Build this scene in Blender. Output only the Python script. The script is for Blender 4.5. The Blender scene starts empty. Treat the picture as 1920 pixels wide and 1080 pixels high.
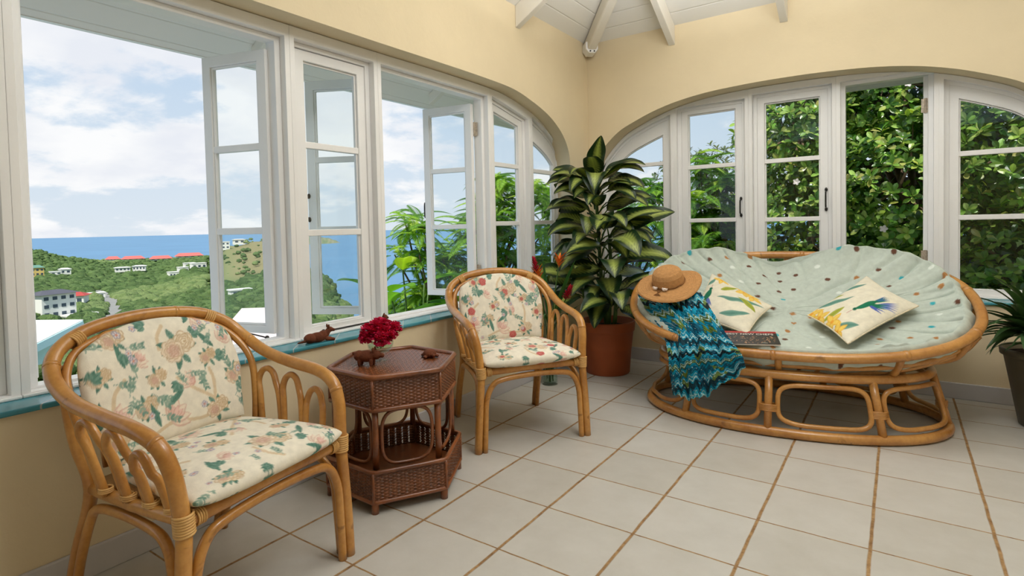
import bpy, bmesh, math, random
import numpy as np
from mathutils import Vector, Matrix

SC = bpy.context.scene
COL = SC.collection
PI = math.pi
rnd = random.Random(7)

# ------------------------------------------------------------------ camera
CAM = Vector((2.053978, -1.112071, 1.050208))
RIGHT = Vector((0.821708, 0.569471, -0.022357))
UP = Vector((-0.00023, 0.039561, 0.999217))
FWD = Vector((-0.569909, 0.821059, -0.032638))
FPX, CX, CY = 1045.775, 960.0, 458.23
cd = bpy.data.cameras.new('camera')
cam = bpy.data.objects.new('camera', cd)
COL.objects.link(cam)
cd.sensor_width = 36.0
cd.lens = FPX / 1920 * 36.0
cd.shift_y = -(540 - CY) / 1920
cd.clip_start = 0.05
cd.clip_end = 60000
cam.matrix_world = Matrix(((RIGHT.x, UP.x, -FWD.x, CAM.x), (RIGHT.y, UP.y, -FWD.y, CAM.y),
                           (RIGHT.z, UP.z, -FWD.z, CAM.z), (0, 0, 0, 1)))
SC.camera = cam

# ------------------------------------------------------------------ colour / exposure
SC.view_settings.view_transform = 'Standard'
SC.view_settings.look = 'None'
SC.view_settings.exposure = 0.0
SC.view_settings.gamma = 1.0
SC.view_settings.use_curve_mapping = False
SC.cycles.max_bounces = 8
SC.cycles.transparent_max_bounces = 16
SC.cycles.caustics_reflective = False
SC.cycles.caustics_refractive = False


def lin(c):
    return tuple(((v / 255) / 12.92 if v / 255 <= .04045 else ((v / 255 + .055) / 1.055) ** 2.4) for v in c)


# ------------------------------------------------------------------ world: sky with cumulus
W = bpy.data.worlds.new('world')
SC.world = W
W.use_nodes = True
nt = W.node_tree
nt.nodes.clear()


class NG:
    """tiny node helper"""
    def __init__(self, tree):
        self.t = tree

    def n(self, typ, **kw):
        nd = self.t.nodes.new(typ)
        for k, v in kw.items():
            if k.startswith('i_'):
                nd.inputs[k[2:].replace('_', ' ')].default_value = v
            else:
                setattr(nd, k, v)
        return nd

    def l(self, a, b):
        self.t.links.new(a, b)

    def math(self, op, a, b=None, c=None, clamp=False):
        nd = self.t.nodes.new('ShaderNodeMath')
        nd.operation = op
        nd.use_clamp = clamp
        for i, v in enumerate((a, b, c)):
            if v is None:
                continue
            if isinstance(v, (int, float)):
                nd.inputs[i].default_value = v
            else:
                self.l(v, nd.inputs[i])
        return nd.outputs[0]

    def mix(self, f, a, b, blend='MIX'):
        nd = self.t.nodes.new('ShaderNodeMix')
        nd.data_type = 'RGBA'
        nd.blend_type = blend
        for sock, v in ((nd.inputs[0], f), (nd.inputs[6], a), (nd.inputs[7], b)):
            if isinstance(v, (int, float)):
                sock.default_value = v
            elif isinstance(v, tuple):
                sock.default_value = (*v[:3], 1)
            else:
                self.l(v, sock)
        return nd.outputs[2]

    def ramp(self, f, stops, interp='LINEAR'):
        nd = self.t.nodes.new('ShaderNodeValToRGB')
        cr = nd.color_ramp
        cr.interpolation = interp
        while len(cr.elements) < len(stops):
            cr.elements.new(0.5)
        for e, (p, c) in zip(cr.elements, stops):
            e.position = p
            e.color = (*c[:3], 1) if not isinstance(c, (int, float)) else (c, c, c, 1)
        if f is not None:
            self.l(f, nd.inputs[0])
        return nd.outputs[0]

    def noise(self, vec, scale, detail=4, rough=.55, dist=0.0):
        nd = self.t.nodes.new('ShaderNodeTexNoise')
        nd.inputs['Scale'].default_value = scale
        nd.inputs['Detail'].default_value = detail
        nd.inputs['Roughness'].default_value = rough
        nd.inputs['Distortion'].default_value = dist
        if vec is not None:
            self.l(vec, nd.inputs['Vector'])
        return nd.outputs[0]


g = NG(nt)
tc = g.n('ShaderNodeTexCoord')
sep = g.n('ShaderNodeSeparateXYZ')
g.l(tc.outputs['Generated'], sep.inputs[0])
dx, dy, dz = sep.outputs
zz = g.math('ADD', g.math('MAXIMUM', dz, 0.0), 0.16)
zz = g.math('ADD', g.math('MAXIMUM', dz, 0.0), 0.30)
cmb = g.n('ShaderNodeCombineXYZ')
g.l(g.math('DIVIDE', dx, zz), cmb.inputs[0])
g.l(g.math('DIVIDE', dy, zz), cmb.inputs[1])
cl1 = g.noise(cmb.outputs[0], 1.45, 8, .56, .15)
cl2 = g.noise(cmb.outputs[0], 4.2, 6, .6, .1)
west = g.math('MULTIPLY', g.math('ADD', g.math('MULTIPLY', dx, -1.0), -.30), 1.9, clamp=True)   # more cloud over the sea
cover = g.math('ADD', g.math('MULTIPLY', cl1, .72), g.math('MULTIPLY', cl2, .28))
high = g.math('MULTIPLY', g.math('SUBTRACT', dz, .03), 3.2, clamp=True)
cover = g.math('ADD', cover, g.math('MULTIPLY', west, g.math('ADD', .055, g.math('MULTIPLY', high, .15))))
cmask = g.ramp(cover, [(.53, 0.0), (.61, 1.0)], 'EASE')
blue = g.ramp(dz, [(0.0, lin((222, 232, 241))), (.10, lin((212, 227, 241))), (.30, lin((190, 213, 237))), (.9, lin((132, 176, 222)))])
shade = g.noise(cmb.outputs[0], 2.4, 5, .5)
ccol = g.ramp(shade, [(.38, lin((236, 239, 246))), (.58, (1.0, 1.0, 1.0))])
skycol = g.mix(g.math('MULTIPLY', cmask, .93), blue, ccol)
below = g.math('GREATER_THAN', dz, -0.02)
skyc = g.mix(below, lin((200, 215, 222)), skycol)
bg = g.n('ShaderNodeBackground')
bg.inputs['Strength'].default_value = 1.0
g.l(skyc, bg.inputs[0])
wo = g.n('ShaderNodeOutputWorld')
g.l(bg.outputs[0], wo.inputs[0])

# ------------------------------------------------------------------ sun, bounced flash and added ceiling fill
sd = bpy.data.lights.new('sun', 'SUN')
sd.energy = 4.4
sd.angle = math.radians(1.0)
sd.color = (1, .95, .86)
sun = bpy.data.objects.new('sun', sd)
COL.objects.link(sun)
sun.rotation_euler = (Vector((0.46, -0.78, 1.2))).to_track_quat('Z', 'Y').to_euler()
sun.location = (0, 0, 30)


def area(name, loc, target, size, power, col=(1, 1, 1), sizey=None):
    ld = bpy.data.lights.new(name, 'AREA')
    ld.energy = power
    ld.size = size
    ld.color = col
    if sizey:
        ld.shape = 'RECTANGLE'
        ld.size_y = sizey
    o = bpy.data.objects.new(name, ld)
    COL.objects.link(o)
    o.location = loc
    o.rotation_euler = (Vector(loc) - Vector(target)).to_track_quat('Z', 'Y').to_euler()
    return o


pd = bpy.data.lights.new('bounced_flash_light', 'POINT')     # unseen flash bounced off the ceiling, as a point light above the frame
pd.energy = 59
pd.shadow_soft_size = .32
pd.color = (.93, .975, 1.0)
po_ = bpy.data.objects.new('bounced_flash_light', pd)
COL.objects.link(po_)
po_.location = (2.25, .40, 2.98)

area('ceiling_fill', (1.42, 1.55, 2.30), (1.42, 1.55, 4.0), .6, 46, (.97, .98, 1.0))      # added fill, no real fitting: brightens the boarded ceiling and dim corner

# ------------------------------------------------------------------ mesh helpers


class MB:
    def __init__(self):
        self.v, self.f, self.c = [], [], []

    def add(self, verts, faces, col=None):
        b = len(self.v)
        self.v.extend([tuple(p) for p in verts])
        self.f.extend([tuple(i + b for i in fc) for fc in faces])
        if col is not None:
            if isinstance(col, tuple):
                self.c.extend([col] * len(verts))
            else:
                self.c.extend([tuple(x) for x in col])
        return self

    def box(self, a, b, col=None):
        x0, y0, z0 = (min(a[i], b[i]) for i in range(3))
        x1, y1, z1 = (max(a[i], b[i]) for i in range(3))
        vs = [(x0, y0, z0), (x1, y0, z0), (x1, y1, z0), (x0, y1, z0), (x0, y0, z1), (x1, y0, z1), (x1, y1, z1), (x0, y1, z1)]
        return self.add(vs, [(0, 3, 2, 1), (4, 5, 6, 7), (0, 1, 5, 4), (1, 2, 6, 5), (2, 3, 7, 6), (3, 0, 4, 7)], col)

    def beam(self, a, b, w, h, up=(0, 0, 1), col=None):
        """rectangular bar whose axis runs a->b, w across, h along up"""
        a, b = Vector(a), Vector(b)
        d = (b - a).normalized()
        s = d.cross(Vector(up)).normalized()
        u = s.cross(d).normalized()
        vs = []
        for p in (a, b):
            for i, j in ((-1, -1), (1, -1), (1, 1), (-1, 1)):
                vs.append(p + s * (i * w / 2) + u * (j * h / 2))
        return self.add(vs, [(0, 1, 2, 3), (7, 6, 5, 4), (0, 4, 5, 1), (1, 5, 6, 2), (2, 6, 7, 3), (3, 7, 4, 0)], col)

    def tube(self, path, r, seg=10, closed=False, caps=True, flat=1.0, col=None):
        P = [Vector(p) for p in path]
        n = len(P)
        R = r if isinstance(r, (list, tuple)) else [r] * n
        T = []
        for i in range(n):
            if closed:
                t = P[(i + 1) % n] - P[i - 1]
            else:
                t = P[min(i + 1, n - 1)] - P[max(i - 1, 0)]
            if t.length < 1e-9:
                t = Vector((0, 0, 1))
            T.append(t.normalized())
        nrm = T[0].cross(Vector((0, 0, 1)))
        if nrm.length < .1:
            nrm = T[0].cross(Vector((1, 0, 0)))
        nrm.normalize()
        N = [nrm]
        for i in range(1, n):
            q = T[i - 1].rotation_difference(T[i])
            v = q @ N[-1]
            v = (v - T[i] * v.dot(T[i])).normalized()
            N.append(v)
        if closed:                                   # spread the twist
            q = T[-1].rotation_difference(T[0])
            e = q @ N[-1]
            ang = math.atan2(T[0].dot(e.cross(N[0])), e.dot(N[0]))
            for i in range(n):
                N[i] = Matrix.Rotation(ang * i / n, 3, T[i]) @ N[i]
        vs, fs = [], []
        for i in range(n):
            B = T[i].cross(N[i])
            for k in range(seg):
                a = 2 * PI * k / seg
                vs.append(P[i] + N[i] * (R[i] * math.cos(a)) + B * (R[i] * flat * math.sin(a)))
        m = n if closed else n - 1
        for i in range(m):
            j = (i + 1) % n
            for k in range(seg):
                k2 = (k + 1) % seg
                fs.append((i * seg + k, i * seg + k2, j * seg + k2, j * seg + k))
        if caps and not closed:
            fs.append(tuple(range(seg))[::-1])
            fs.append(tuple((n - 1) * seg + k for k in range(seg)))
        return self.add(vs, fs, col)

    def lathe(self, prof, seg=32, c=(0, 0, 0), col=None):
        vs, fs = [], []
        n = len(prof)
        for r, z in prof:
            for k in range(seg):
                a = 2 * PI * k / seg
                vs.append((c[0] + r * math.cos(a), c[1] + r * math.sin(a), c[2] + z))
        for i in range(n - 1):
            for k in range(seg):
                k2 = (k + 1) % seg
                fs.append((i * seg + k, i * seg + k2, (i + 1) * seg + k2, (i + 1) * seg + k))
        if prof[0][0] > 1e-6:
            fs.append(tuple(range(seg))[::-1])
        if prof[-1][0] > 1e-6:
            fs.append(tuple((n - 1) * seg + k for k in range(seg)))
        return self.add(vs, fs, col)

    def grid(self, fn, nu, nv, col=None, wrapu=False):
        vs = [fn(i / (nu if wrapu else nu - 1), j / (nv - 1)) for j in range(nv) for i in range(nu)]
        fs = []
        for j in range(nv - 1):
            for i in range(nu if wrapu else nu - 1):
                i2 = (i + 1) % nu
                fs.append((j * nu + i, j * nu + i2, (j + 1) * nu + i2, (j + 1) * nu + i))
        return self.add(vs, fs, col)

    def ball(self, c, r, seg=12, rings=8, col=None, rot=None):
        rx, ry, rz = r if isinstance(r, (tuple, list)) else (r, r, r)
        vs, fs = [], []
        M = rot or Matrix.Identity(3)
        for j in range(rings + 1):
            t = PI * j / rings
            for k in range(seg):
                a = 2 * PI * k / seg
                vs.append(Vector(c) + M @ Vector((rx * math.sin(t) * math.cos(a), ry * math.sin(t) * math.sin(a), -rz * math.cos(t))))
        for j in range(rings):
            for k in range(seg):
                k2 = (k + 1) % seg
                fs.append((j * seg + k, j * seg + k2, (j + 1) * seg + k2, (j + 1) * seg + k))
        return self.add(vs, fs, col)

    def ring_prism(self, outer, inner, place, d0, d1):
        """frame between two polygons of equal count; place(a, z, depth) -> xyz"""
        n = len(outer)
        vs = []
        for d in (d0, d1):
            for pl in (outer, inner):
                vs.extend(place(a, z, d) for a, z in pl)
        fs = []
        for i in range(n):
            j = (i + 1) % n
            fs.append((i, j, n + j, n + i))
            fs.append((2 * n + i, 3 * n + i, 3 * n + j, 2 * n + j))
            fs.append((i, 2 * n + i, 2 * n + j, j))
            fs.append((n + i, n + j, 3 * n + j, 3 * n + i))
        return self.add(vs, fs)

    def prism(self, poly, place, d0, d1):
        n = len(poly)
        vs = [place(a, z, d0) for a, z in poly] + [place(a, z, d1) for a, z in poly]
        fs = [tuple(range(n)), tuple(range(2 * n - 1, n - 1, -1))]
        for i in range(n):
            j = (i + 1) % n
            fs.append((i, i + n, j + n, j))
        return self.add(vs, fs)

    def build(self, name, mat, parent=None, smooth=False, world=True, bevel=0.0, fixn=False):
        """one mesh object; world=True: vertices are world coordinates even when it has a parent"""
        vs = self.v
        if parent is not None and world:
            Mi = wm(parent).inverted()
            vs = [Mi @ Vector(p) for p in vs]
        me = bpy.data.meshes.new(name)
        me.from_pydata([tuple(p) for p in vs], [], self.f)
        if self.c:
            at = me.attributes.new('Col', 'FLOAT_COLOR', 'POINT')
            arr = np.ones((len(vs), 4), dtype=np.float32)
            arr[:, :3] = np.array(self.c, dtype=np.float32)[:, :3]
            at.data.foreach_set('color', arr.ravel())
        if fixn:
            bm = bmesh.new()
            bm.from_mesh(me)
            bmesh.ops.recalc_face_normals(bm, faces=bm.faces)
            bm.to_mesh(me)
            bm.free()
        if smooth:
            me.polygons.foreach_set('use_smooth', [True] * len(me.polygons))
        me.materials.append(mat)
        me.update()
        o = bpy.data.objects.new(name, me)
        COL.objects.link(o)
        if parent is not None:
            o.parent = parent
        if bevel:
            md = o.modifiers.new('bevel', 'BEVEL')
            md.width = bevel
            md.segments = 2
            md.limit_method = 'ANGLE'
        return o


def wm(o):
    m = o.matrix_basis.copy()
    while o.parent is not None:
        o = o.parent
        m = o.matrix_basis @ m
    return m


def spl(pts, n=8, closed=False):
    """Catmull-Rom through pts"""
    P = [Vector(p) for p in pts]
    m = len(P)
    out = []
    for i in range(m if closed else m - 1):
        if closed:
            a, b, c, d = P[i - 1], P[i], P[(i + 1) % m], P[(i + 2) % m]
        else:
            b, c = P[i], P[i + 1]
            a = P[i - 1] if i else b * 2 - c
            d = P[i + 2] if i + 2 < m else c * 2 - b
        for k in range(n):
            t = k / n
            out.append(.5 * ((2 * b) + (c - a) * t + (2 * a - 5 * b + 4 * c - d) * t * t + (3 * b - a - 3 * c + d) * t ** 3))
    if not closed:
        out.append(P[-1])
    return out


def thing(name, label, cat, loc=(0, 0, 0), rotz=0.0, group=None):
    o = bpy.data.objects.new(name, None)
    o.empty_display_size = .05
    COL.objects.link(o)
    o.location = loc
    o.rotation_euler = (0, 0, rotz)
    return tag(o, label, cat, group)


def tag(o, label, cat, group=None):
    o['label'] = label
    o['category'] = cat
    if group:
        o['group'] = group
    return o


def struct(o):
    o['kind'] = 'structure'
    return o


def copy_tree(o, parent=None):
    c = o.copy()
    COL.objects.link(c)
    c.parent = parent
    for ch in [x for x in bpy.data.objects if x.parent == o]:
        copy_tree(ch, c)
    return c


# ------------------------------------------------------------------ materials


def mat(name, col, rough=.5, spec=.5, metal=0.0, nscale=0, namt=.12, bump=0, bscale=None, coat=0.0, sheen=0.0, trans=0.0):
    """principled material with a soft procedural tone variation"""
    m = bpy.data.materials.new(name)
    m.use_nodes = True
    t = m.node_tree
    q = NG(t)
    p = t.nodes['Principled BSDF']
    c = lin(col)
    p.inputs['Base Color'].default_value = (*c, 1)
    p.inputs['Roughness'].default_value = rough
    p.inputs['Specular IOR Level'].default_value = spec
    p.inputs['Metallic'].default_value = metal
    p.inputs['Coat Weight'].default_value = coat
    p.inputs['Coat Roughness'].default_value = .15
    p.inputs['Sheen Weight'].default_value = sheen
    co = q.n('ShaderNodeTexCoord').outputs['Object']
    if nscale:
        f = q.noise(co, nscale, 5, .6)
        dk = tuple(v * (1 - namt * 1.6) for v in c)
        lt = tuple(min(1, v * (1 + namt)) for v in c)
        q.l(q.ramp(f, [(.3, dk), (.7, lt)]), p.inputs['Base Color'])
    if bump:
        b = q.n('ShaderNodeBump')
        b.inputs['Strength'].default_value = bump
        b.inputs['Distance'].default_value = .01
        q.l(q.noise(co, bscale or nscale or 30, 6, .6), b.inputs['Height'])
        q.l(b.outputs[0], p.inputs['Normal'])
    return m


def vmat(name, rough=.6, spec=.3, bump=0, bscale=200, bdist=.004, trans=0.0, sheen=0.0, coat=0.0):
    """colours come from the mesh's own woven/printed/leaf pattern attribute"""
    m = bpy.data.materials.new(name)
    m.use_nodes = True
    t = m.node_tree
    q = NG(t)
    p = t.nodes['Principled BSDF']
    a = q.n('ShaderNodeAttribute', attribute_name='Col')
    co = q.n('ShaderNodeTexCoord').outputs['Object']
    f = q.noise(co, 35, 4, .6)
    q.l(q.mix(1.0, a.outputs['Color'], q.ramp(f, [(.3, .90), (.7, 1.06)]), 'MULTIPLY'), p.inputs['Base Color'])
    p.inputs['Roughness'].default_value = rough
    p.inputs['Specular IOR Level'].default_value = spec
    p.inputs['Sheen Weight'].default_value = sheen
    p.inputs['Coat Weight'].default_value = coat
    if bump:
        b = q.n('ShaderNodeBump')
        b.inputs['Strength'].default_value = bump
        b.inputs['Distance'].default_value = bdist
        q.l(q.noise(co, bscale, 5, .6), b.inputs['Height'])
        q.l(b.outputs[0], p.inputs['Normal'])
    if trans:
        tr = q.n('ShaderNodeBsdfTranslucent')
        q.l(q.mix(1.0, a.outputs['Color'], (1.25, 1.35, .45), 'MULTIPLY'), tr.inputs[0])
        mx = q.n('ShaderNodeMixShader')
        mx.inputs[0].default_value = trans
        q.l(p.outputs[0], mx.inputs[1])
        q.l(tr.outputs[0], mx.inputs[2])
        q.l(mx.outputs[0], t.nodes['Material Output'].inputs[0])
    return m


def glass_mat(name, tint=(1, 1, 1), ior=1.45, thin=True):
    m = bpy.data.materials.new(name)
    m.use_nodes = True
    t = m.node_tree
    t.nodes.clear()
    q = NG(t)
    out = q.n('ShaderNodeOutputMaterial')
    tr = q.n('ShaderNodeBsdfTransparent')
    tr.inputs[0].default_value = (*tint, 1)
    gl = q.n('ShaderNodeBsdfGlossy')
    gl.inputs['Roughness'].default_value = .02
    lw = q.n('ShaderNodeLayerWeight')
    lw.inputs[0].default_value = .5
    f0 = ((ior - 1) / (ior + 1)) ** 2
    mx = q.n('ShaderNodeMixShader')
    q.l(q.math('ADD', f0 * .7, q.math('MULTIPLY', q.math('POWER', lw.outputs['Facing'], 5.0), .6)), mx.inputs[0])
    q.l(tr.outputs[0], mx.inputs[1])
    q.l(gl.outputs[0], mx.inputs[2])
    q.l(mx.outputs[0], out.inputs[0])
    return m


M = {}
M['wall'] = mat('wall_plaster', (230, 212, 177), .75, .2, nscale=1.4, namt=.035, bump=.25, bscale=9)
M['white'] = mat('white_painted_wood', (246, 244, 242), .4, .4, nscale=3, namt=.02, bump=.06, bscale=40)
M['ceilwhite'] = mat('white_ceiling_paint', (236, 230, 218), .5, .3, nscale=3, namt=.02)
M['pane'] = glass_mat('window_glass', (.96, .98, .98))
M['iron'] = mat('dark_iron', (58, 56, 54), .45, .5, metal=.7, nscale=60)
M['brass'] = mat('aged_steel_hinge', (196, 180, 160), .45, .5, metal=.35, nscale=80, namt=.25)
M['skirt'] = mat('glazed_skirting_tile', (205, 202, 204), .3, .5, nscale=4, namt=.03)

# blue glazed sill tile with pale joints
m = mat('blue_glazed_tile', (70, 146, 160), .22, .5, nscale=7, namt=.14)
M['sill'] = m
q = NG(m.node_tree)
p = m.node_tree.nodes['Principled BSDF']
old = p.inputs['Base Color'].links[0].from_socket
co = q.n('ShaderNodeTexCoord').outputs['Object']
sp = q.n('ShaderNodeSeparateXYZ')
q.l(co, sp.inputs[0])
along = q.math('ADD', sp.outputs[0], sp.outputs[1])
fr = q.math('FRACT', q.math('DIVIDE', q.math('ADD', along, 5.08), .205))
q.l(q.mix(q.math('LESS_THAN', fr, .022), old, lin((176, 186, 184))), p.inputs['Base Color'])

# floor tiles, wide joints one way and narrow the other
m = mat('floor_tile', (196, 189, 177), .38, .4)
M['floor'] = m
q = NG(m.node_tree)
p = m.node_tree.nodes['Principled BSDF']
co = q.n('ShaderNodeTexCoord').outputs['Object']
wob = q.n('ShaderNodeVectorMath', operation='ADD')
q.l(co, wob.inputs[0])
wn = q.n('ShaderNodeTexNoise')
wn.inputs['Scale'].default_value = 9
wn.inputs['Detail'].default_value = 4
q.l(co, wn.inputs['Vector'])
ws = q.n('ShaderNodeVectorMath', operation='SCALE')
ws.inputs['Scale'].default_value = .006
q.l(wn.outputs['Color'], ws.inputs[0])
q.l(ws.outputs[0], wob.inputs[1])
sp = q.n('ShaderNodeSeparateXYZ')
q.l(wob.outputs[0], sp.inputs[0])
fx = q.math('DIVIDE', q.math('ADD', sp.outputs[0], 3.33 - .31469 - .003), .333)
fy = q.math('DIVIDE', q.math('ADD', sp.outputs[1], 6.328 - .003), .31641)


def joint(fv, half):
    d = q.math('ABSOLUTE', q.math('SUBTRACT', q.math('FRACT', q.math('ADD', fv, .5)), .5))
    return q.math('SUBTRACT', 1.0, q.math('DIVIDE', q.math('SUBTRACT', d, half * .6), half * .6, clamp=True))


jj = q.math('MAXIMUM', joint(fx, .0175), joint(fy, .0105))
cx_ = q.math('FLOOR', fx)
cy_ = q.math('FLOOR', fy)
wnz = q.n('ShaderNodeTexWhiteNoise', noise_dimensions='2D')
cb = q.n('ShaderNodeCombineXYZ')
q.l(cx_, cb.inputs[0])
q.l(cy_, cb.inputs[1])
q.l(cb.outputs[0], wnz.inputs['Vector'])
tone = q.math('ADD', q.math('MULTIPLY', wnz.outputs['Value'], .05), q.math('MULTIPLY', q.noise(co, 7, 6, .65), .14))
tile = q.mix(1.0, q.ramp(tone, [(.03, lin((186, 180, 169))), (.14, lin((204, 199, 191)))]), (1, 1, 1), 'MULTIPLY')
gcol = q.ramp(q.noise(co, 26, 5, .7), [(.35, lin((124, 88, 50))), (.65, lin((178, 142, 96)))])
q.l(q.mix(jj, tile, gcol), p.inputs['Base Color'])
q.l(q.math('ADD', .36, q.math('MULTIPLY', jj, .4)), p.inputs['Roughness'])
bp = q.n('ShaderNodeBump')
bp.inputs['Strength'].default_value = .35
bp.inputs['Distance'].default_value = .006
q.l(q.math('ADD', q.math('MULTIPLY', jj, -1.0), q.math('MULTIPLY', q.noise(co, 22, 5), .25)), bp.inputs['Height'])
q.l(bp.outputs[0], p.inputs['Normal'])


def cane_mat(name, c_dark, c_light, c_node, rough=.28, coat=.35):
    """bamboo/rattan: long streaks, mottled tone, darker scars"""
    m = bpy.data.materials.new(name)
    m.use_nodes = True
    t = m.node_tree
    q = NG(t)
    p = t.nodes['Principled BSDF']
    co = q.n('ShaderNodeTexCoord').outputs['Object']
    a = q.noise(co, 5, 4, .6)
    b = q.noise(co, 55, 5, .7)
    base = q.ramp(q.math('ADD', q.math('MULTIPLY', a, .7), q.math('MULTIPLY', b, .3)), [(.34, lin(c_dark)), (.62, lin(c_light))])
    sc = q.ramp(q.noise(co, 13, 3, .5, 1.2), [(.66, 0.0), (.74, 1.0)])
    q.l(q.mix(q.math('MULTIPLY', sc, .55), base, lin(c_node)), p.inputs['Base Color'])
    p.inputs['Roughness'].default_value = rough
    p.inputs['Coat Weight'].default_value = coat
    p.inputs['Coat Roughness'].default_value = .12
    bpn = q.n('ShaderNodeBump')
    bpn.inputs['Strength'].default_value = .12
    bpn.inputs['Distance'].default_value = .004
    q.l(b, bpn.inputs['Height'])
    q.l(bpn.outputs[0], p.inputs['Normal'])
    return m


M['rattan'] = cane_mat('honey_rattan', (164, 104, 40), (208, 150, 76), (104, 60, 24))
M['rattanlight'] = cane_mat('pale_rattan_peel', (196, 144, 78), (226, 180, 112), (160, 108, 56), .5, .1)
M['papasan'] = cane_mat('amber_rattan', (164, 104, 44), (210, 154, 84), (104, 62, 28))
M['wicker'] = cane_mat('brown_wicker_cane', (92, 46, 22), (146, 84, 44), (58, 28, 14), .3, .3)
M['wickerweave'] = vmat('brown_wicker_weave', .36, .5, coat=.15)
M['print'] = vmat('printed_cotton', .85, .15, bump=.25, bscale=400, sheen=.05)
M['dots'] = vmat('spotted_cotton', .85, .15, bump=.2, bscale=300, sheen=.05)
M['scarfcloth'] = vmat('printed_crepe', .75, .2, bump=.6, bscale=160)
M['leafmat'] = vmat('glossy_leaf', .36, .5, trans=.12)
M['outleaf'] = vmat('tree_leaf', .30, .7, trans=.38)
M['outfrond'] = vmat('feathery_leaf', .5, .4, trans=.45)
M['terracotta'] = mat('terracotta_plastic', (172, 88, 48), .5, .35, nscale=5, namt=.06)
M['olivepot'] = mat('dark_olive_pot', (92, 84, 66), .5, .4, nscale=6, namt=.06)
M['soil'] = mat('potting_soil', (52, 38, 28), .95, .1, nscale=40, namt=.4, bump=.8, bscale=60)
M['clay'] = mat('brown_clay', (112, 62, 40), .8, .2, nscale=30, namt=.2, bump=.4, bscale=120)
M['stem'] = mat('green_stem', (74, 104, 44), .5, .4, nscale=20, namt=.15)
M['bark'] = mat('tree_bark', (118, 98, 80), .85, .2, nscale=14, namt=.25, bump=.6)
M['straw'] = mat('woven_straw', (190, 140, 88), .8, .2, nscale=70, namt=.12)
M['shell'] = mat('white_shell', (238, 220, 206), .4, .5, nscale=50, namt=.1)
M['cord'] = mat('brown_cord', (134, 90, 50), .8, .2, nscale=90, namt=.2)
M['vaseglass'] = glass_mat('clear_glass', (.93, .97, .95), 1.5)
M['water'] = glass_mat('vase_water', (.88, .95, .90), 1.2)

# ================================================================== THE ROOM
YB = 2.9587
OFL, OFB = .095, .135                      # how deep the window frames sit in the wall
PL = lambda a, z, d: (-d - OFL, a, z)      # left wall frames: a = y, d = depth outwards
PB = lambda a, z, d: (a, YB + d + OFB, z)  # back wall frames: a = x
WL = lambda a, z, d: (-d, a, z)
WB = lambda a, z, d: (a, YB + d, z)
TH = .24
ZTOP = 2.50


def interp(pts, a):
    if a <= pts[0][0]:
        return pts[0][1]
    for (a0, z0), (a1, z1) in zip(pts, pts[1:]):
        if a <= a1:
            t = (a - a0) / (a1 - a0)
            return z0 + (z1 - z0) * t
    return pts[-1][1]


def smooth_pts(pts, n=5):
    return [(p[0], p[1]) for p in spl([(a, z, 0) for a, z in pts], n)]


ARCH_L = smooth_pts([(-4.0, 1.946), (-1.0, 1.946), (.6, 1.946), (1.2, 1.95), (1.6, 1.95), (1.9, 1.94), (2.12, 1.90), (2.33, 1.84), (2.48, 1.765), (2.58, 1.68), (2.635, 1.58), (2.655, 1.44)])
ARCH_LF = smooth_pts([(-4.0, 1.946), (-1.0, 1.946), (.6, 1.946), (1.2, 1.95), (1.6, 1.95), (1.9, 1.94), (2.13, 1.905), (2.36, 1.848), (2.54, 1.775), (2.67, 1.685), (2.735, 1.58), (2.76, 1.44)])   # splayed reveal: wider at the frame
half = [(.028, 1.42), (.043, 1.53), (.098, 1.612), (.165, 1.685), (.265, 1.768), (.40, 1.832), (.55, 1.889), (.72, 1.934), (.93, 1.966), (1.18, 1.982), (1.43, 1.987)]
ARCH_B = smooth_pts(half + [(2.86 - a, z) for a, z in half[::-1][1:]])


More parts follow.
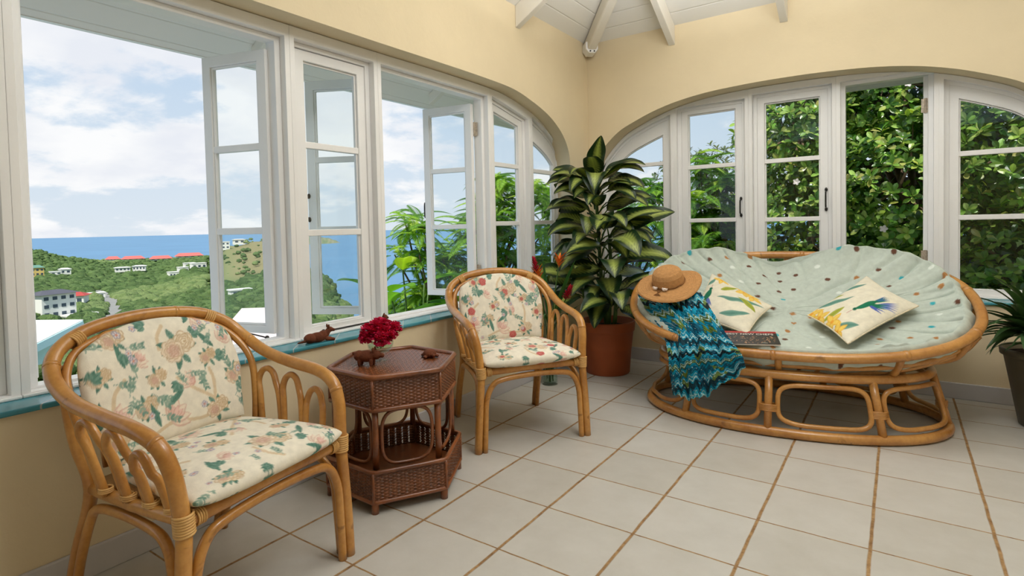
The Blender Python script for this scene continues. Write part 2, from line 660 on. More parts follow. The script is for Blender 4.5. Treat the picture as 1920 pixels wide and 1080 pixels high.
def wall_with_arch(name, place, arch, back, a_lo, a_hi, sill, th):
    """one solid wall with one arched opening, sill..arch; `back` is the arch on the outer face"""
    b = MB()
    cols = [(a_lo, arch[0][1], a_lo, back[0][1])] if arch[0][0] > a_lo + 1e-4 else []
    cols += [(f[0], f[1], k[0], k[1]) for f, k in zip(arch, back)]
    if arch[-1][0] < a_hi - 1e-4:
        cols.append((a_hi, arch[-1][1], a_hi, back[-1][1]))
    n = len(cols)
    vs, fs = [], []
    for af, zf, ab, zb in cols:      # 8 points a column: floor, sill, arch, top on both faces
        vs += [place(af, 0, 0), place(af, sill, 0), place(af, zf, 0), place(af, ZTOP, 0), place(ab, 0, th), place(ab, sill, th), place(ab, zb, th), place(ab, ZTOP, th)]
    i0 = 1 if arch[0][0] > a_lo + 1e-4 else 0
    i1 = n - 2 if arch[-1][0] < a_hi - 1e-4 else n - 1
    for i in range(n - 1):
        p, q = 8 * i, 8 * (i + 1)
        solid = i < i0 or i >= i1
        fs += [(p, q, q + 1, p + 1), (p + 2, q + 2, q + 3, p + 3), (p + 4, p + 5, q + 5, q + 4), (p + 6, p + 7, q + 7, q + 6), (p + 3, q + 3, q + 7, p + 7), (p, p + 4, q + 4, q)]
        if solid:
            fs += [(p + 1, q + 1, q + 2, p + 2), (p + 5, p + 6, q + 6, q + 5)]
        else:
            fs += [(p + 1, p + 5, q + 5, q + 1), (p + 2, q + 2, q + 6, p + 6)]
    for i, sgn in ((i0, 1), (i1, -1)):
        p = 8 * i
        fs.append((p + 1, p + 2, p + 6, p + 5))
    for p in (0, 8 * (n - 1)):
        fs += [(p, p + 1, p + 5, p + 4), (p + 2, p + 3, p + 7, p + 6)]
        if (p == 0 and i0 == 1) or (p and i1 == n - 2):
            fs.append((p + 1, p + 2, p + 6, p + 5))
    b.add(vs, fs)
    o = b.build(name, M['wall'])
    bm = bmesh.new()
    bm.from_mesh(o.data)
    bmesh.ops.recalc_face_normals(bm, faces=bm.faces)
    bm.to_mesh(o.data)
    bm.free()
    return struct(o)


SILL = .549
Z0 = .566
wall_with_arch('wall_left', WL, ARCH_L, ARCH_LF, -4.0, YB + .275, SILL, TH)
wall_with_arch('wall_back', WB, ARCH_B, ARCH_B, 0.0, 4.4, SILL, .275)

b = MB()
b.box((4.4, -4.0, 0), (4.4 + TH, YB + TH, ZTOP))
struct(b.build('wall_right', M['wall']))
b = MB()
b.box((-TH, -4.0 - TH, 0), (4.4 + TH, -4.0, ZTOP))
struct(b.build('wall_front', M['wall']))
fb = MB()
fb.box((0, -4.0, -.12), (4.4, YB, 0))
struct(fb.build('floor', M['floor']))

b = MB()
b.box((0, -4.0, 0), (.014, YB, .092))
struct(b.build('baseboard_left', M['skirt'], bevel=.004))
b = MB()
b.box((.014, YB - .014, 0), (4.4, YB, .092))
o = struct(b.build('baseboard_back', M['skirt'], bevel=.004))

b = MB()
b.box((-.235, -4.0, SILL), (.014, YB + .1, Z0))
struct(b.build('trim_1', M['sill'], bevel=.005))
b = MB()
b.box((.0142, YB - .014, SILL), (4.4, YB + .27, Z0))
struct(b.build('trim_2', M['sill'], bevel=.005))

# ------------------------------------------------------------------ roof: boarded hip ceiling, rafters, eaves
SL = .58
ZE = 2.485
EV = .90
EVB = .83


def roof_z(x, y):
    return ZE + SL * min(x, YB - y, 4.4 - x)


ridge_y = YB - 2.2
cor = {'A': (-EV, YB + EVB), 'AH': (-EVB, YB + EVB), 'BH': (4.4 + EVB, YB + EVB), 'B': (4.4 + EV, YB + EVB), 'R': (2.2, ridge_y), 'R2': (2.2, -4.9), 'A2': (-EV, -4.9), 'B2': (4.4 + EV, -4.9)}
m = mat('white_ceiling_boards', (238, 235, 228), .5, .3)
q = NG(m.node_tree)
p = m.node_tree.nodes['Principled BSDF']
co = q.n('ShaderNodeTexCoord').outputs['Object']
sp = q.n('ShaderNodeSeparateXYZ')
q.l(co, sp.inputs[0])
# boards run along the eaves, so their joints are contour lines of the slope
fr = q.math('FRACT', q.math('DIVIDE', sp.outputs[2], .062))
gro = q.ramp(fr, [(0.0, 0.0), (.05, 1.0), (.95, 1.0), (1.0, 0.0)])
bp = q.n('ShaderNodeBump')
bp.inputs['Strength'].default_value = .45
bp.inputs['Distance'].default_value = .008
q.l(gro, bp.inputs['Height'])
q.l(bp.outputs[0], p.inputs['Normal'])
M['boards'] = m
b = MB()
P3 = {k: (x, y, roof_z(x, y)) for k, (x, y) in cor.items()}
for poly in (('A2', 'A', 'AH', 'R', 'R2'), ('AH', 'BH', 'R'), ('BH', 'B', 'B2', 'R2', 'R')):
    pts = [P3[k] for k in poly]
    n = len(pts)
    vs = pts + [(x, y, z + .09) for x, y, z in pts]
    b.add(vs, [tuple(range(n)), tuple(range(2 * n - 1, n - 1, -1))] + [(i, i + n, (i + 1) % n + n, (i + 1) % n) for i in range(n)])
struct(b.build('ceiling', M['boards'], fixn=True))

RD = .14


def rafter(p0, p1, w=.048, h=RD):
    """bar hanging under the boards from p0 to p1 (xy), plumb cut at the foot"""
    x0, y0 = p0
    x1, y1 = p1
    d = Vector((x1 - x0, y1 - y0, 0)).normalized()
    s = Vector((-d.y, d.x, 0)) * (w / 2)
    vs = []
    for (x, y) in (p0, p1):
        z = roof_z(x, y) - .001
        for k in (-1, 1):
            vs.append((x + s.x * k, y + s.y * k, z))
            vs.append((x + s.x * k, y + s.y * k, z - h))
    bb = MB()
    bb.add(vs, [(0, 1, 3, 2), (4, 6, 7, 5), (0, 4, 5, 1), (2, 3, 7, 6), (0, 2, 6, 4), (1, 5, 7, 3)])
    return struct(bb.build('rafter', M['ceilwhite'], fixn=True, bevel=.004))


for yy in (1.965, .60, -.77, -2.14):
    top = min(2.18, YB - yy - .03)
    rafter((0.0, yy), (top, yy))
    rafter((-EV + .12, yy), (-TH, yy), .048, .075)
for xx in (.69, 1.435, 2.18, 2.925, 3.67):
    t = min(xx, 4.4 - xx, 2.18)
    rafter((xx, YB), (xx, YB - t + .03))
    rafter((xx, YB + EVB - .12), (xx, YB + TH), .048, .075)
# hip rafter out of the corner with its moulded underside and foot block
b = MB()
hz = lambda t: ZE + SL * t
pts = []
for t, in ((0.03,), (2.17,)):
    z = hz(t)
    dxy = Vector((t, YB - t))
    s = Vector((.7071, .7071)) * .04
    pts += [(dxy.x - s.x, dxy.y - s.y, z - .02), (dxy.x + s.x, dxy.y + s.y, z - .02), (dxy.x + s.x * .9, dxy.y + s.y * .9, z - .13), (dxy.x - s.x * .9, dxy.y - s.y * .9, z - .13)]
b.add(pts, [(0, 1, 2, 3), (7, 6, 5, 4), (0, 4, 5, 1), (1, 5, 6, 2), (2, 6, 7, 3), (3, 7, 4, 0)])
struct(b.build('hip_rafter', M['ceilwhite'], fixn=True, bevel=.012))
b = MB()
c0 = Vector((.055, YB - .055, 0))
dv = Vector((.7071, -.7071, 0))
sv = Vector((.7071, .7071, 0))
prof = [(-.055, 2.46), (.055, 2.46), (.055, 2.405), (.028, 2.375), (-.028, 2.375), (-.055, 2.405)]
vs = [tuple(c0 + sv * a + dv * (.035 - .06) + Vector((0, 0, z))) for a, z in prof] + [tuple(c0 + sv * a * .9 + dv * .055 + Vector((0, 0, z + .01))) for a, z in prof]
b.add(vs, [(0, 1, 2, 3, 4, 5), (11, 10, 9, 8, 7, 6)] + [(i, i + 6, (i + 1) % 6 + 6, (i + 1) % 6) for i in range(6)])
blk = struct(b.build('hip_bracket', M['white'], fixn=True, bevel=.006))
b = MB()
for k in (-1, 1):
    pp = c0 + sv * (.016 * k) + dv * .056
    b.tube([(pp.x, pp.y, 2.398), (pp.x + .004, pp.y - .004, 2.397)], .006, 8)
b.build('bolt_hole', M['iron'], blk)
# wall plate inside the eaves is the fascia seen from below
b = MB()
b.box((-EV - .03, -4.9, ZE - SL * EV - .004), (-EV, YB + EVB, ZE - SL * EV + .09))
struct(b.build('trim_3', M['white']))
b = MB()
b.box((-EV, YB + EVB, ZE - SL * EVB - .004), (4.4 + EV, YB + EVB + .03, ZE - SL * EVB + .09))
struct(b.build('trim_4', M['white']))

# ------------------------------------------------------------------ windows
NS = 18


def outline(a0, a1, zb, top, sub=0):
    """polygon: bottom edge, right side, top curve right-to-left, left side"""
    pts = [(a0, zb), (a1, zb)]
    for i in range(NS):
        a = a1 + (a0 - a1) * i / (NS - 1)
        pts.append((a, max(zb + .02, top(a))))
    return pts


def hinge(place, parent, a, z, d):
    b = MB()
    b.tube([place(a, z - .045, d), place(a, z + .045, d)], .007, 8)
    b.prism([(a - .022, z - .042), (a + .022, z - .042), (a + .022, z + .042), (a - .022, z + .042)], place, d, d + .003)
    return b.build('hinge', M['brass'], parent)


def pull_handle(parent, top, bot, out):
    """bent-iron pull: two feet and a bow, out = vector away from the stile"""
    b = MB()
    t, bt, o = Vector(top), Vector(bot), Vector(out)
    b.tube(spl([t + (t - bt) * .08, t, t + o * .7 + (bt - t) * .04, t + o + (bt - t) * .14, t + o + (bt - t) * .86, bt + o * .7 + (t - bt) * .04, bt, bt + (bt - t) * .08], 5), .0048, 8)
    for e in (t + (t - bt) * .07, bt + (bt - t) * .07):
        b.ball(e, (.009, .009, .014), 8, 6)
    return b.build('handle', M['iron'], parent, smooth=True)


def sash(place, parent, a0, a1, zb, top, dd=(.066, .102), st=.047, extra=0.0, muntins=(1.05, 1.435), flat=False):
    """glazed leaf: frame ring + two glazing bars; returns the frame object, pane is its child"""
    b = MB()
    out = outline(a0, a1, zb, top)
    tin = (lambda a: min(top(a0), top(a1)) - st) if flat else (lambda a: top(a) - st - extra)
    inn = outline(a0 + st, a1 - st, zb + st * .72, tin)
    b.ring_prism(out, inn, place, dd[0], dd[1])
    # inner bead
    inn2 = outline(a0 + st + .009, a1 - st - .009, zb + st * .72 + .009, lambda a: tin(a) - .009)
    b.ring_prism(inn, inn2, place, dd[0] + .012, dd[1] - .006)
    for z in muntins:
        lo, hi = a0 + st, a1 - st
        xs = [lo + (hi - lo) * i / 60 for i in range(61)]
        ok = [x for x in xs if tin(x) > z]
        if len(ok) > 3:
            b.prism([(ok[0] - .004, z - .015), (ok[-1] + .004, z - .015), (ok[-1] + .004, z + .015), (ok[0] - .004, z + .015)], place, dd[0] + .004, dd[1] - .004)
    o = b.build('sash', M['white'], parent, fixn=True, bevel=.003)
    b = MB()
    gm = (dd[0] + dd[1]) / 2
    b.prism(inn, place, gm - .0015, gm + .0015)
    b.build('pane', M['pane'], o, fixn=True)
    return o


def window(name, place, a0, a1, arch, straight=None, label=None, zb=Z0):
    """fixed frame: mullion face, inner step and sill rail"""
    root = bpy.data.objects.new(name, None)
    COL.objects.link(root)
    root.location = place((a0 + a1) / 2, zb, .06)
    struct(root)
    af = lambda a: interp(arch, a) - .002
    hd = straight if straight else (lambda a: af(a) - .03)
    b = MB()
    o1 = outline(a0, a1, zb, af)
    i1 = outline(a0 + .024, a1 - .024, zb + .012, hd)
    b.ring_prism(o1, i1, place, .022, .125)
    i2 = outline(a0 + .05, a1 - .05, zb + .020, lambda a: hd(a) - .022)
    b.ring_prism(i1, i2, place, .058, .122)
    b.build('frame', M['white'], root, fixn=True, bevel=.003)
    b = MB()
    b.prism([(a0 + .001, zb), (a1 - .001, zb), (a1 - .001, zb + .010), (a0 + .001, zb + .010)], place, .008, .0215)
    b.build('sill_bead', M['white'], root, fixn=True, bevel=.003)
    return root, hd


def leaf_place(hx, hy, ang):
    """casement swung out about a vertical hinge line at (hx, hy): a = distance from hinge, d = thickness"""
    c, s = math.cos(ang), math.sin(ang)
    return lambda a, z, d: (hx + a * c - d * s, hy + a * s + d * c, z)


def open_leaf(root, hx, hy, ang, width, z0, z1, side, muntins=(1.055, 1.425), catch=True, far=True):
    pl = leaf_place(hx, hy, ang)
    o = sash(pl, root, 0.0, width, z0, lambda a: z1, dd=(-.018, .018), muntins=muntins)
    for z in (z0 + .16, z1 - .16):
        hinge(lambda a, zz, d: pl(a, zz, d), o, -.006, z, .019 * side)
    a = width
    zc = z0 + (z1 - z0) * .46
    q0, q1 = pl(width - .006, zc + .055, .019 * side), pl(width - .006, zc - .055, .019 * side)
    outv = Vector(pl(width + .034, 0, .030 * side)) - Vector(pl(width - .006, 0, .019 * side))
    pull_handle(o, q0, q1, outv)
    if catch:
        b = MB()
        b.prism([(width - .012, z1 - .075), (width + .004, z1 - .075), (width + .004, z1 - .01), (width - .012, z1 - .01)], pl, .018 * side, .026 * side)
        b.tube([pl(width - .004, z1 - .062, .022 * side), pl(width + .02, z1 - .062, .022 * side)], .004, 8)
        b.build('bolt', M['iron'], o)
    return o


def stay(root, pts, r=.006):
    b = MB()
    b.tube(pts, r, 8, flat=.5)
    b.ball(pts[0], .010, 8, 6)
    return b.build('stay_bar', M['iron'], root, smooth=True)


mL = [-1.02, -.592, .358, .855, 1.802, 2.283, 2.757]
R_ = math.radians
ZB = .574
# window_1: closed leaf left of the near post (only its edge shows)
w, hd = window('window_1', PL, mL[0], mL[1], ARCH_LF, lambda a: 1.892)
sash(PL, w, mL[0] + .05, mL[1] - .05, ZB, lambda a: 1.868)
# window_2: wide opening, leaf hinged on the right and pushed out
w, hd = window('window_2', PL, mL[1], mL[2], ARCH_LF, lambda a: 1.892)
open_leaf(w, -.205, .308, R_(180 + 16), .355, .60, 1.842, -1)
open_leaf(w, -.205, -.545, R_(180 - 14), .372, .60, 1.842, 1)
stay(w, [(-.225, .27, .585), (-.27, .19, .62), (-.33, .14, .60)])
# window_3: closed leaf
w, hd = window('window_3', PL, mL[2], mL[3], ARCH_LF, lambda a: 1.892)
sh = sash(PL, w, mL[2] + .05, mL[3] - .05, ZB, lambda a: 1.867, muntins=(1.04, 1.442))
stay(w, [(-.140, .50, .582), (-.136, .60, .582), (-.132, .76, .584)], .007)
# window_4: wide opening, both leaves pushed out
w, hd = window('window_4', PL, mL[3], mL[4], ARCH_LF, lambda a: 1.892)
open_leaf(w, -.205, 1.722, R_(180 + 10), .365, .60, 1.842, -1)
open_leaf(w, -.205, .915, R_(180 + 27), .385, .60, 1.842, 1, catch=False)
# window_5: closed leaf with a raked head
w, hd = window('window_5', PL, mL[4], mL[5], ARCH_LF, lambda a: 1.905 - (a - mL[4]) * .205)
sash(PL, w, mL[4] + .05, mL[5] - .05, ZB, lambda a: 1.882 - (a - mL[4]) * .205, muntins=(1.07, 1.469))
# window_6: quarter arch
w, hd = window('window_6', PL, mL[5], mL[6], ARCH_LF)
sash(PL, w, mL[5] + .05, mL[6] - .045, ZB, lambda a: interp(ARCH_LF, a) - .05, extra=.075, muntins=(1.074, 1.456))

mB = [.030, .640, 1.178, 1.717, 2.251, 2.832]
# window_7: quarter arch of the back wall
w, hd = window('window_7', PB, mB[0], mB[1], ARCH_B)
sash(PB, w, mB[0] + .05, mB[1] - .05, ZB, lambda a: interp(ARCH_B, a) - .05, extra=.055, muntins=(1.08, 1.515))
# window_8, window_9: closed leaves with iron pulls
w, hd = window('window_8', PB, mB[1], mB[2], ARCH_B, lambda a: 1.914 + (a - mB[1]) * .01)
sh = sash(PB, w, mB[1] + .05, mB[2] - .05, ZB, lambda a: 1.908 + (a - mB[1]) * .01, muntins=(1.062, 1.464))
pull_handle(sh, (mB[2] - .062, YB + OFB + .062, 1.205), (mB[2] - .062, YB + OFB + .062, 1.10), (0, -.03, 0))
w, hd = window('window_9', PB, mB[2], mB[3], ARCH_B, lambda a: 1.938)
sh = sash(PB, w, mB[2] + .05, mB[3] - .05, ZB, lambda a: 1.920, muntins=(1.056, 1.466))
pull_handle(sh, (mB[3] - .062, YB + OFB + .062, 1.24), (mB[3] - .062, YB + OFB + .062, 1.125), (0, -.03, 0))
# window_10: open, its leaf folded right back on the right-hand hinges
w, hd = window('window_10', PB, mB[3], mB[4], ARCH_B, lambda a: 1.938)
pl = leaf_place(mB[4] - .055, YB + OFB + .098, R_(88.5))
o = sash(pl, w, 0.0, .415, .60, lambda a: 1.915, dd=(-.018, .018), muntins=(1.056, 1.466))
for z in (.80, 1.735):
    hinge(PB, o, mB[4] - .062, z, .095)
# window_11: quarter arch on the right
w, hd = window('window_11', PB, mB[4], mB[5], ARCH_B)
sash(PB, w, mB[4] + .05, mB[5] - .05, ZB, lambda a: interp(ARCH_B, a) - .05, extra=.03, muntins=(1.042, 1.422))

# ================================================================== PRINTED CLOTH: motifs evaluated on dense meshes


class Paint:
    def __init__(self, s, t, base):
        self.s, self.t = np.asarray(s, float), np.asarray(t, float)
        self.c = np.tile(np.array(lin(base)), (len(self.s), 1))

    def put(self, mask, col):
        mask = np.clip(mask, 0, 1)[:, None]
        self.c = self.c * (1 - mask) + np.array(lin(col)) * mask

    def local(self, cx, cy, ang):
        c, s = math.cos(ang), math.sin(ang)
        x, y = self.s - cx, self.t - cy
        return x * c + y * s, -x * s + y * c

    def leaf(self, cx, cy, ang, L, Wd, col, vein=None, e=.0018, bend=0.0):
        p, q = self.local(cx, cy, ang)
        q = q - bend * p * (1 - p / L) * 4
        u = np.clip(p / L, 0, 1)
        hw = Wd * np.sin(PI * u ** .85) ** .9
        m = np.where((p > 0) & (p < L), (hw - np.abs(q)) / e + .5, 0)
        self.put(m, col)
        if vein:
            self.put(np.where((p > 0) & (p < L) & (hw > .0006), (.0012 - np.abs(q)) / .001, 0) * (m > .5), vein)

    def stroke(self, pts, w, col, e=.0015):
        d = np.full(len(self.s), 9.0)
        P = [(p[0], p[1]) for p in spl([(x, y, 0) for x, y in pts], 6)]
        for (x0, y0), (x1, y1) in zip(P, P[1:]):
            vx, vy = x1 - x0, y1 - y0
            L2 = vx * vx + vy * vy + 1e-12
            k = np.clip(((self.s - x0) * vx + (self.t - y0) * vy) / L2, 0, 1)
            d = np.minimum(d, np.hypot(self.s - x0 - k * vx, self.t - y0 - k * vy))
        self.put((w - d) / e + .5, col)

    def dot(self, cx, cy, r, col, e=.0018):
        self.put((r - np.hypot(self.s - cx, self.t - cy)) / e + .5, col)

    def rose(self, cx, cy, R, cols, rng, petals=6):
        """layered petals: outer pale, inner warmer, fine darker petal rims"""
        x, y = self.s - cx, self.t - cy
        r, th = np.hypot(x, y), np.arctan2(y, x)
        for k, f in enumerate((1.0, .78, .56, .34)):
            ph = rng.uniform(0, 6.28)
            edge = R * f * (.86 + .16 * np.abs(np.cos(petals * (th + ph) / 2)) + .03 * np.sin(3 * th + ph))
            self.put((edge - r) / .002 + .5, cols[-1])
            self.put((edge - .0035 - r) / .003 + .5, cols[k % (len(cols) - 1)])
        self.dot(cx + R * .05, cy, R * .12, cols[-1])

    def tulip(self, cx, cy, ang, R, cols):
        for a in (-.9, .9, -.5, .5, 0):
            self.leaf(cx, cy, ang + a, R, R * .24, cols[1])
            self.leaf(cx + .002 * math.cos(ang), cy + .002 * math.sin(ang), ang + a, R * .92, R * .17, cols[0])

    def daisy(self, cx, cy, r, col, mid):
        for k in range(5):
            a = k * 2 * PI / 5 + cx * 40
            self.dot(cx + r * .62 * math.cos(a), cy + r * .62 * math.sin(a), r * .52, col)
            self.dot(cx + r * .62 * math.cos(a), cy + r * .62 * math.sin(a), r * .34, (228, 214, 206))
        self.dot(cx, cy, r * .33, mid)


G1, G2, G3 = (96, 136, 120), (120, 154, 138), (150, 172, 154)
TAN = (222, 200, 166)


def sprig(P, cx, cy, ang, L, rng, n=4):
    P.stroke([(cx, cy), (cx + L * .5 * math.cos(ang + .15), cy + L * .5 * math.sin(ang + .15)), (cx + L * math.cos(ang), cy + L * math.sin(ang))], .0012, G3)
    for k in range(n):
        f = .3 + .7 * k / max(1, n - 1)
        x, y = cx + L * f * math.cos(ang + .08), cy + L * f * math.sin(ang + .08)
        for sg in (-1, 1):
            P.leaf(x, y, ang + sg * rng.uniform(.5, .9), L * .34, L * .085, G2 if k % 2 else G3)


def bouquet(P, cx, cy, R, rng, warm):
    cream = [(240, 227, 204), (230, 212, 184), (237, 221, 196), (206, 178, 140)]
    pink = [(236, 213, 196), (228, 194, 176), (234, 206, 188), (208, 170, 148)] if not warm else [(226, 150, 136), (214, 124, 114), (232, 176, 160), (194, 108, 98)]
    for k in range(7):
        a = k * .9 + rng.uniform(-.3, .3)
        P.leaf(cx + R * .45 * math.cos(a), cy + R * .45 * math.sin(a), a + rng.uniform(-.4, .4), R * rng.uniform(.7, 1.1), R * .21, G1 if k % 2 else G2, (76, 116, 102))
    P.rose(cx + R * .55, cy + R * .35, R * .72, cream, rng)
    P.rose(cx - R * .35, cy - R * .1, R * .78, [(238, 222, 200), (231, 208, 184), (240, 224, 204), (208, 182, 148)], rng, 7)
    P.rose(cx - R * .3, cy - R * .12, R * .42, pink, rng, 5)


def floral(s, t, seed, warm=False, ext=(-.27, .27, 0, .42)):
    rng = random.Random(seed)
    P = Paint(s, t, (239, 230, 211))
    x0, x1, y0, y1 = ext
    sx, sy = x1 - x0, y1 - y0
    X = lambda u: x0 + sx * u
    Y = lambda v: y0 + sy * v
    # branches
    for pts in ([(.78, .12), (.70, .25), (.60, .36), (.52, .47)], [(.72, .22), (.74, .38), (.73, .48)], [(.12, .30), (.15, .46), (.22, .55)], [(.46, .72), (.47, .82), (.52, .90)], [(.30, .08), (.44, .14), (.60, .10), (.78, .12)]):
        P.stroke([(X(a), Y(b)) for a, b in pts], .0052, TAN)
    for cx, cy, k in ((.57, .70, .046), (.22, .86, .030), (.90, .38, .034), (.30, .30, .030), (.72, .14, .032), (.10, .60, .026), (.40, .50, .026), (.74, .58, .024), (.12, .12, .026), (.92, .82, .024)):
        bouquet(P, X(cx), Y(cy), k, rng, warm)
    # tulip-like blooms and big leaves
    for cx, cy, a, r in ((.42, .16, .5, .066), (.12, .26, .2, .056), (.72, .92, -.6, .045), (.86, .68, .9, .04), (.30, .66, .4, .04), (.60, .40, 2.4, .04)):
        P.leaf(X(cx) - .03, Y(cy) - .01, a + 1.3, .075, .009, G1, (76, 118, 104), bend=.006)
        P.tulip(X(cx), Y(cy), a, r, ((239, 222, 202), (222, 188, 168)))
        P.tulip(X(cx) + .012, Y(cy) + .004, a + .5, r * .55, ((233, 196, 182), (214, 168, 150)))
    for cx, cy, a in ((.26, .74, -1.7), (.52, .42, -2.4), (.86, .93, -1.2), (.68, .80, .3), (.06, .60, .6), (.80, .58, -.3), (.42, .92, 2.6), (.95, .12, 2.2)):
        for j in range(5):
            P.leaf(X(cx), Y(cy), a + (j - 2) * .5, .033 - .004 * abs(j - 2), .0085, G1 if j % 2 else G2, (76, 116, 102))
    for _ in range(26):
        sprig(P, X(rng.uniform(.04, .96)), Y(rng.uniform(.05, .95)), rng.uniform(0, 6.28), rng.uniform(.03, .055), rng)
    for _ in range(16):
        P.daisy(X(rng.uniform(.05, .95)), Y(rng.uniform(.05, .95)), rng.uniform(.007, .0105), (150, 148, 176), (222, 150, 124))
    if warm:
        for _ in range(4):
            P.rose(X(rng.uniform(.1, .9)), Y(rng.uniform(.05, .9)), .021, [(224, 134, 124), (212, 112, 106), (232, 160, 148), (190, 96, 92)], rng, 5)
    return P.c


def pad(nu, nv, mid, nrm, thick, paint, name, mt, parent, back=None, edge=.3, world=False):
    """stuffed pad: front and back skins over one outline. mid(s,t)->Vector, nrm(s,t)->Vector, thick(s,t)-> half thickness"""
    ss = np.linspace(-1, 1, nu)
    ss = .55 * ss + .45 * np.sin(ss * PI / 2)
    ts = np.linspace(-1, 1, nv)
    ts = .5 + .5 * (.55 * ts + .45 * np.sin(ts * PI / 2))
    b = MB()
    F, B = [], []
    for t in ts:
        for s in ss:
            c, n, h = mid(s, t), nrm(s, t), thick(s, t)
            F.append(c + n * h)
            B.append(c - n * h * (back if back is not None else 1.0))
    col = paint(F, ss, ts)
    fs = [(j * nu + i, j * nu + i + 1, (j + 1) * nu + i + 1, (j + 1) * nu + i) for j in range(nv - 1) for i in range(nu - 1)]
    n = nu * nv
    fb = [(a + n, d + n, c + n, bq + n) for a, bq, c, d in fs]
    rim = [i for i in range(nu)] + [j * nu + nu - 1 for j in range(1, nv)] + [(nv - 1) * nu + i for i in range(nu - 2, -1, -1)] + [j * nu for j in range(nv - 2, 0, -1)]
    fr = [(rim[k], rim[k] + n, rim[(k + 1) % len(rim)] + n, rim[(k + 1) % len(rim)]) for k in range(len(rim))]
    b.add(F + B, fs + fb + fr, list(map(tuple, np.concatenate([col, col]))))
    return b.build(name, mt, parent, smooth=True, world=world, fixn=True)


# ================================================================== RATTAN ARMCHAIR (local: x forward, y to the sitter's left, z up)


def armchair(name, label, loc, ang, seed, warm):
    root = thing(name, label, 'chair', loc, ang, 'floral rattan armchairs by the windows')
    ra, li = M['rattan'], M['rattanlight']

    def part(nm, mb, mt=None, par=None, **k):
        return mb.build(nm, mt or ra, par or root, smooth=True, world=False, **k)
    # long hoop: front post, arm, back, arm, front post in one bent pole
    side = [(.002, .262, .345), (-.004, .268, .43), (-.014, .276, .50), (-.045, .285, .557), (-.115, .293, .588), (-.24, .296, .606), (-.36, .300, .632), (-.455, .292, .682), (-.505, .255, .738), (-.53, .16, .782)]
    hoop = [Vector(p) for p in side] + [Vector((-.54, 0, .798))] + [Vector((x, -y, z)) for x, y, z in side[::-1]]
    b = MB()
    b.tube(spl(hoop, 7), .0195, 14)
    part('arm_rail', b)
    hs = spl(hoop, 7)     # nodes of the cane stand proud
    for k in (18, 47, 66, 88, 118):
        b = MB()
        d = (hs[k + 1] - hs[k - 1]).normalized()
        b.tube([hs[k] - d * .006, hs[k], hs[k] + d * .006], [.0197, .0207, .0197], 14)
        part('cane_node', b)
    for s in (-1, 1):
        b = MB()
        b.tube(spl([(.003, s * .284, 0), (.004, s * .276, .16), (.002, s * .262, .36)], 5), [.0185] * 11, 12)
        part('leg', b)
        b = MB()
        b.tube(spl([(-.555, s * .236, 0), (-.50, s * .23, .18), (-.435, s * .226, .36), (-.46, s * .245, .50), (-.497, s * .252, .70)], 6), .017, 12)
        part('leg', b)
        # paired bent pole under the side rail
        b = MB()
        b.tube(spl([(-.030, s * .281, 0), (-.033, s * .272, .16), (-.040, s * .266, .25), (-.075, s * .258, .308), (-.14, s * .252, .328), (-.28, s * .242, .332), (-.39, s * .235, .318), (-.435, s * .232, .27), (-.485, s * .234, .15), (-.525, s * .237, 0)], 6), .0128, 10)
        part('side_brace', b)
        # inner hoop that follows the back and arm
        b = MB()
        b.tube(spl([(-.352, s * .240, .375), (-.372, s * .262, .50), (-.405, s * .276, .605), (-.455, s * .262, .675), (-.497, s * .215, .728), (-.512, s * .13, .758), (-.516, s * .03, .766)], 7), .0115, 10)
        part('back_hoop', b)
        # three spindle hoops under the arm
        for v0, v1, top, lean in ((-.325, -.235, .578, -.055), (-.225, -.145, .566, -.04), (-.135, -.062, .528, -.022)):
            mid = (v0 + v1) / 2
            hw = (v1 - v0) / 2 * .92
            y0, yt = .248, .283
            pts = [(v0, s * y0, .372), (v0 + lean * .5, s * (y0 + .018), .372 + (top - .372) * .55), (mid - hw + lean * .9, s * (yt - .006), top - .045), (mid - hw * .62 + lean, s * yt, top - .012), (mid + lean, s * (yt + .001), top),
                   (mid + hw * .62 + lean, s * yt, top - .012), (mid + hw + lean * .9, s * (yt - .006), top - .045), (v1 + lean * .5, s * (y0 + .018), .372 + (top - .372) * .55), (v1, s * y0, .372)]
            b = MB()
            b.tube(spl(pts, 6), .0105, 10)
            sp = part('spindle_hoop', b)
            for v in (v0, v1):
                b = MB()
                for k in range(3):
                    b.tube([(v + .0155 * math.cos(a), s * y0 + .0155 * math.sin(a), .384 + k * .0045) for a in [2 * PI * i / 12 for i in range(12)]], .0028, 6, closed=True)
                part('binding', b, li, sp)
    # little loops behind the cushion top
    for y in (-.12, .12):
        b = MB()
        b.tube(spl([(-.45, y - .055, .40), (-.492, y - .057, .64), (-.503, y - .045, .735), (-.507, y, .764), (-.503, y + .045, .735), (-.492, y + .057, .64), (-.45, y + .055, .40)], 7), .010, 10)
        part('back_loop', b)
    # seat rails: one bent frame, and the bent pole paired under the front rail
    b = MB()
    fr = [(.0, -.250, .372), (.0, 0, .376), (.0, .250, .372), (-.22, .245, .368), (-.43, .226, .365), (-.445, 0, .365), (-.43, -.226, .365), (-.22, -.245, .368)]
    loop = []
    for i in range(len(fr)):
        a, c = Vector(fr[i]), Vector(fr[(i + 1) % len(fr)])
        loop += [a.lerp(c, k / 4) for k in range(4)]
    b.tube(loop, .0165, 12, closed=True)
    part('seat_rail', b)
    b = MB()
    b.tube(spl([(.004, -.252, 0), (.005, -.246, .14), (.005, -.238, .245), (.004, -.205, .312), (.003, -.145, .333), (.002, 0, .340), (.003, .145, .333), (.004, .205, .312), (.005, .238, .245), (.005, .246, .14), (.004, .252, 0)], 6), .0135, 10)
    part('front_brace', b)
    b = MB()
    b.box((-.43, -.222, .366), (-.012, .222, .382))
    part('seat_board', b)
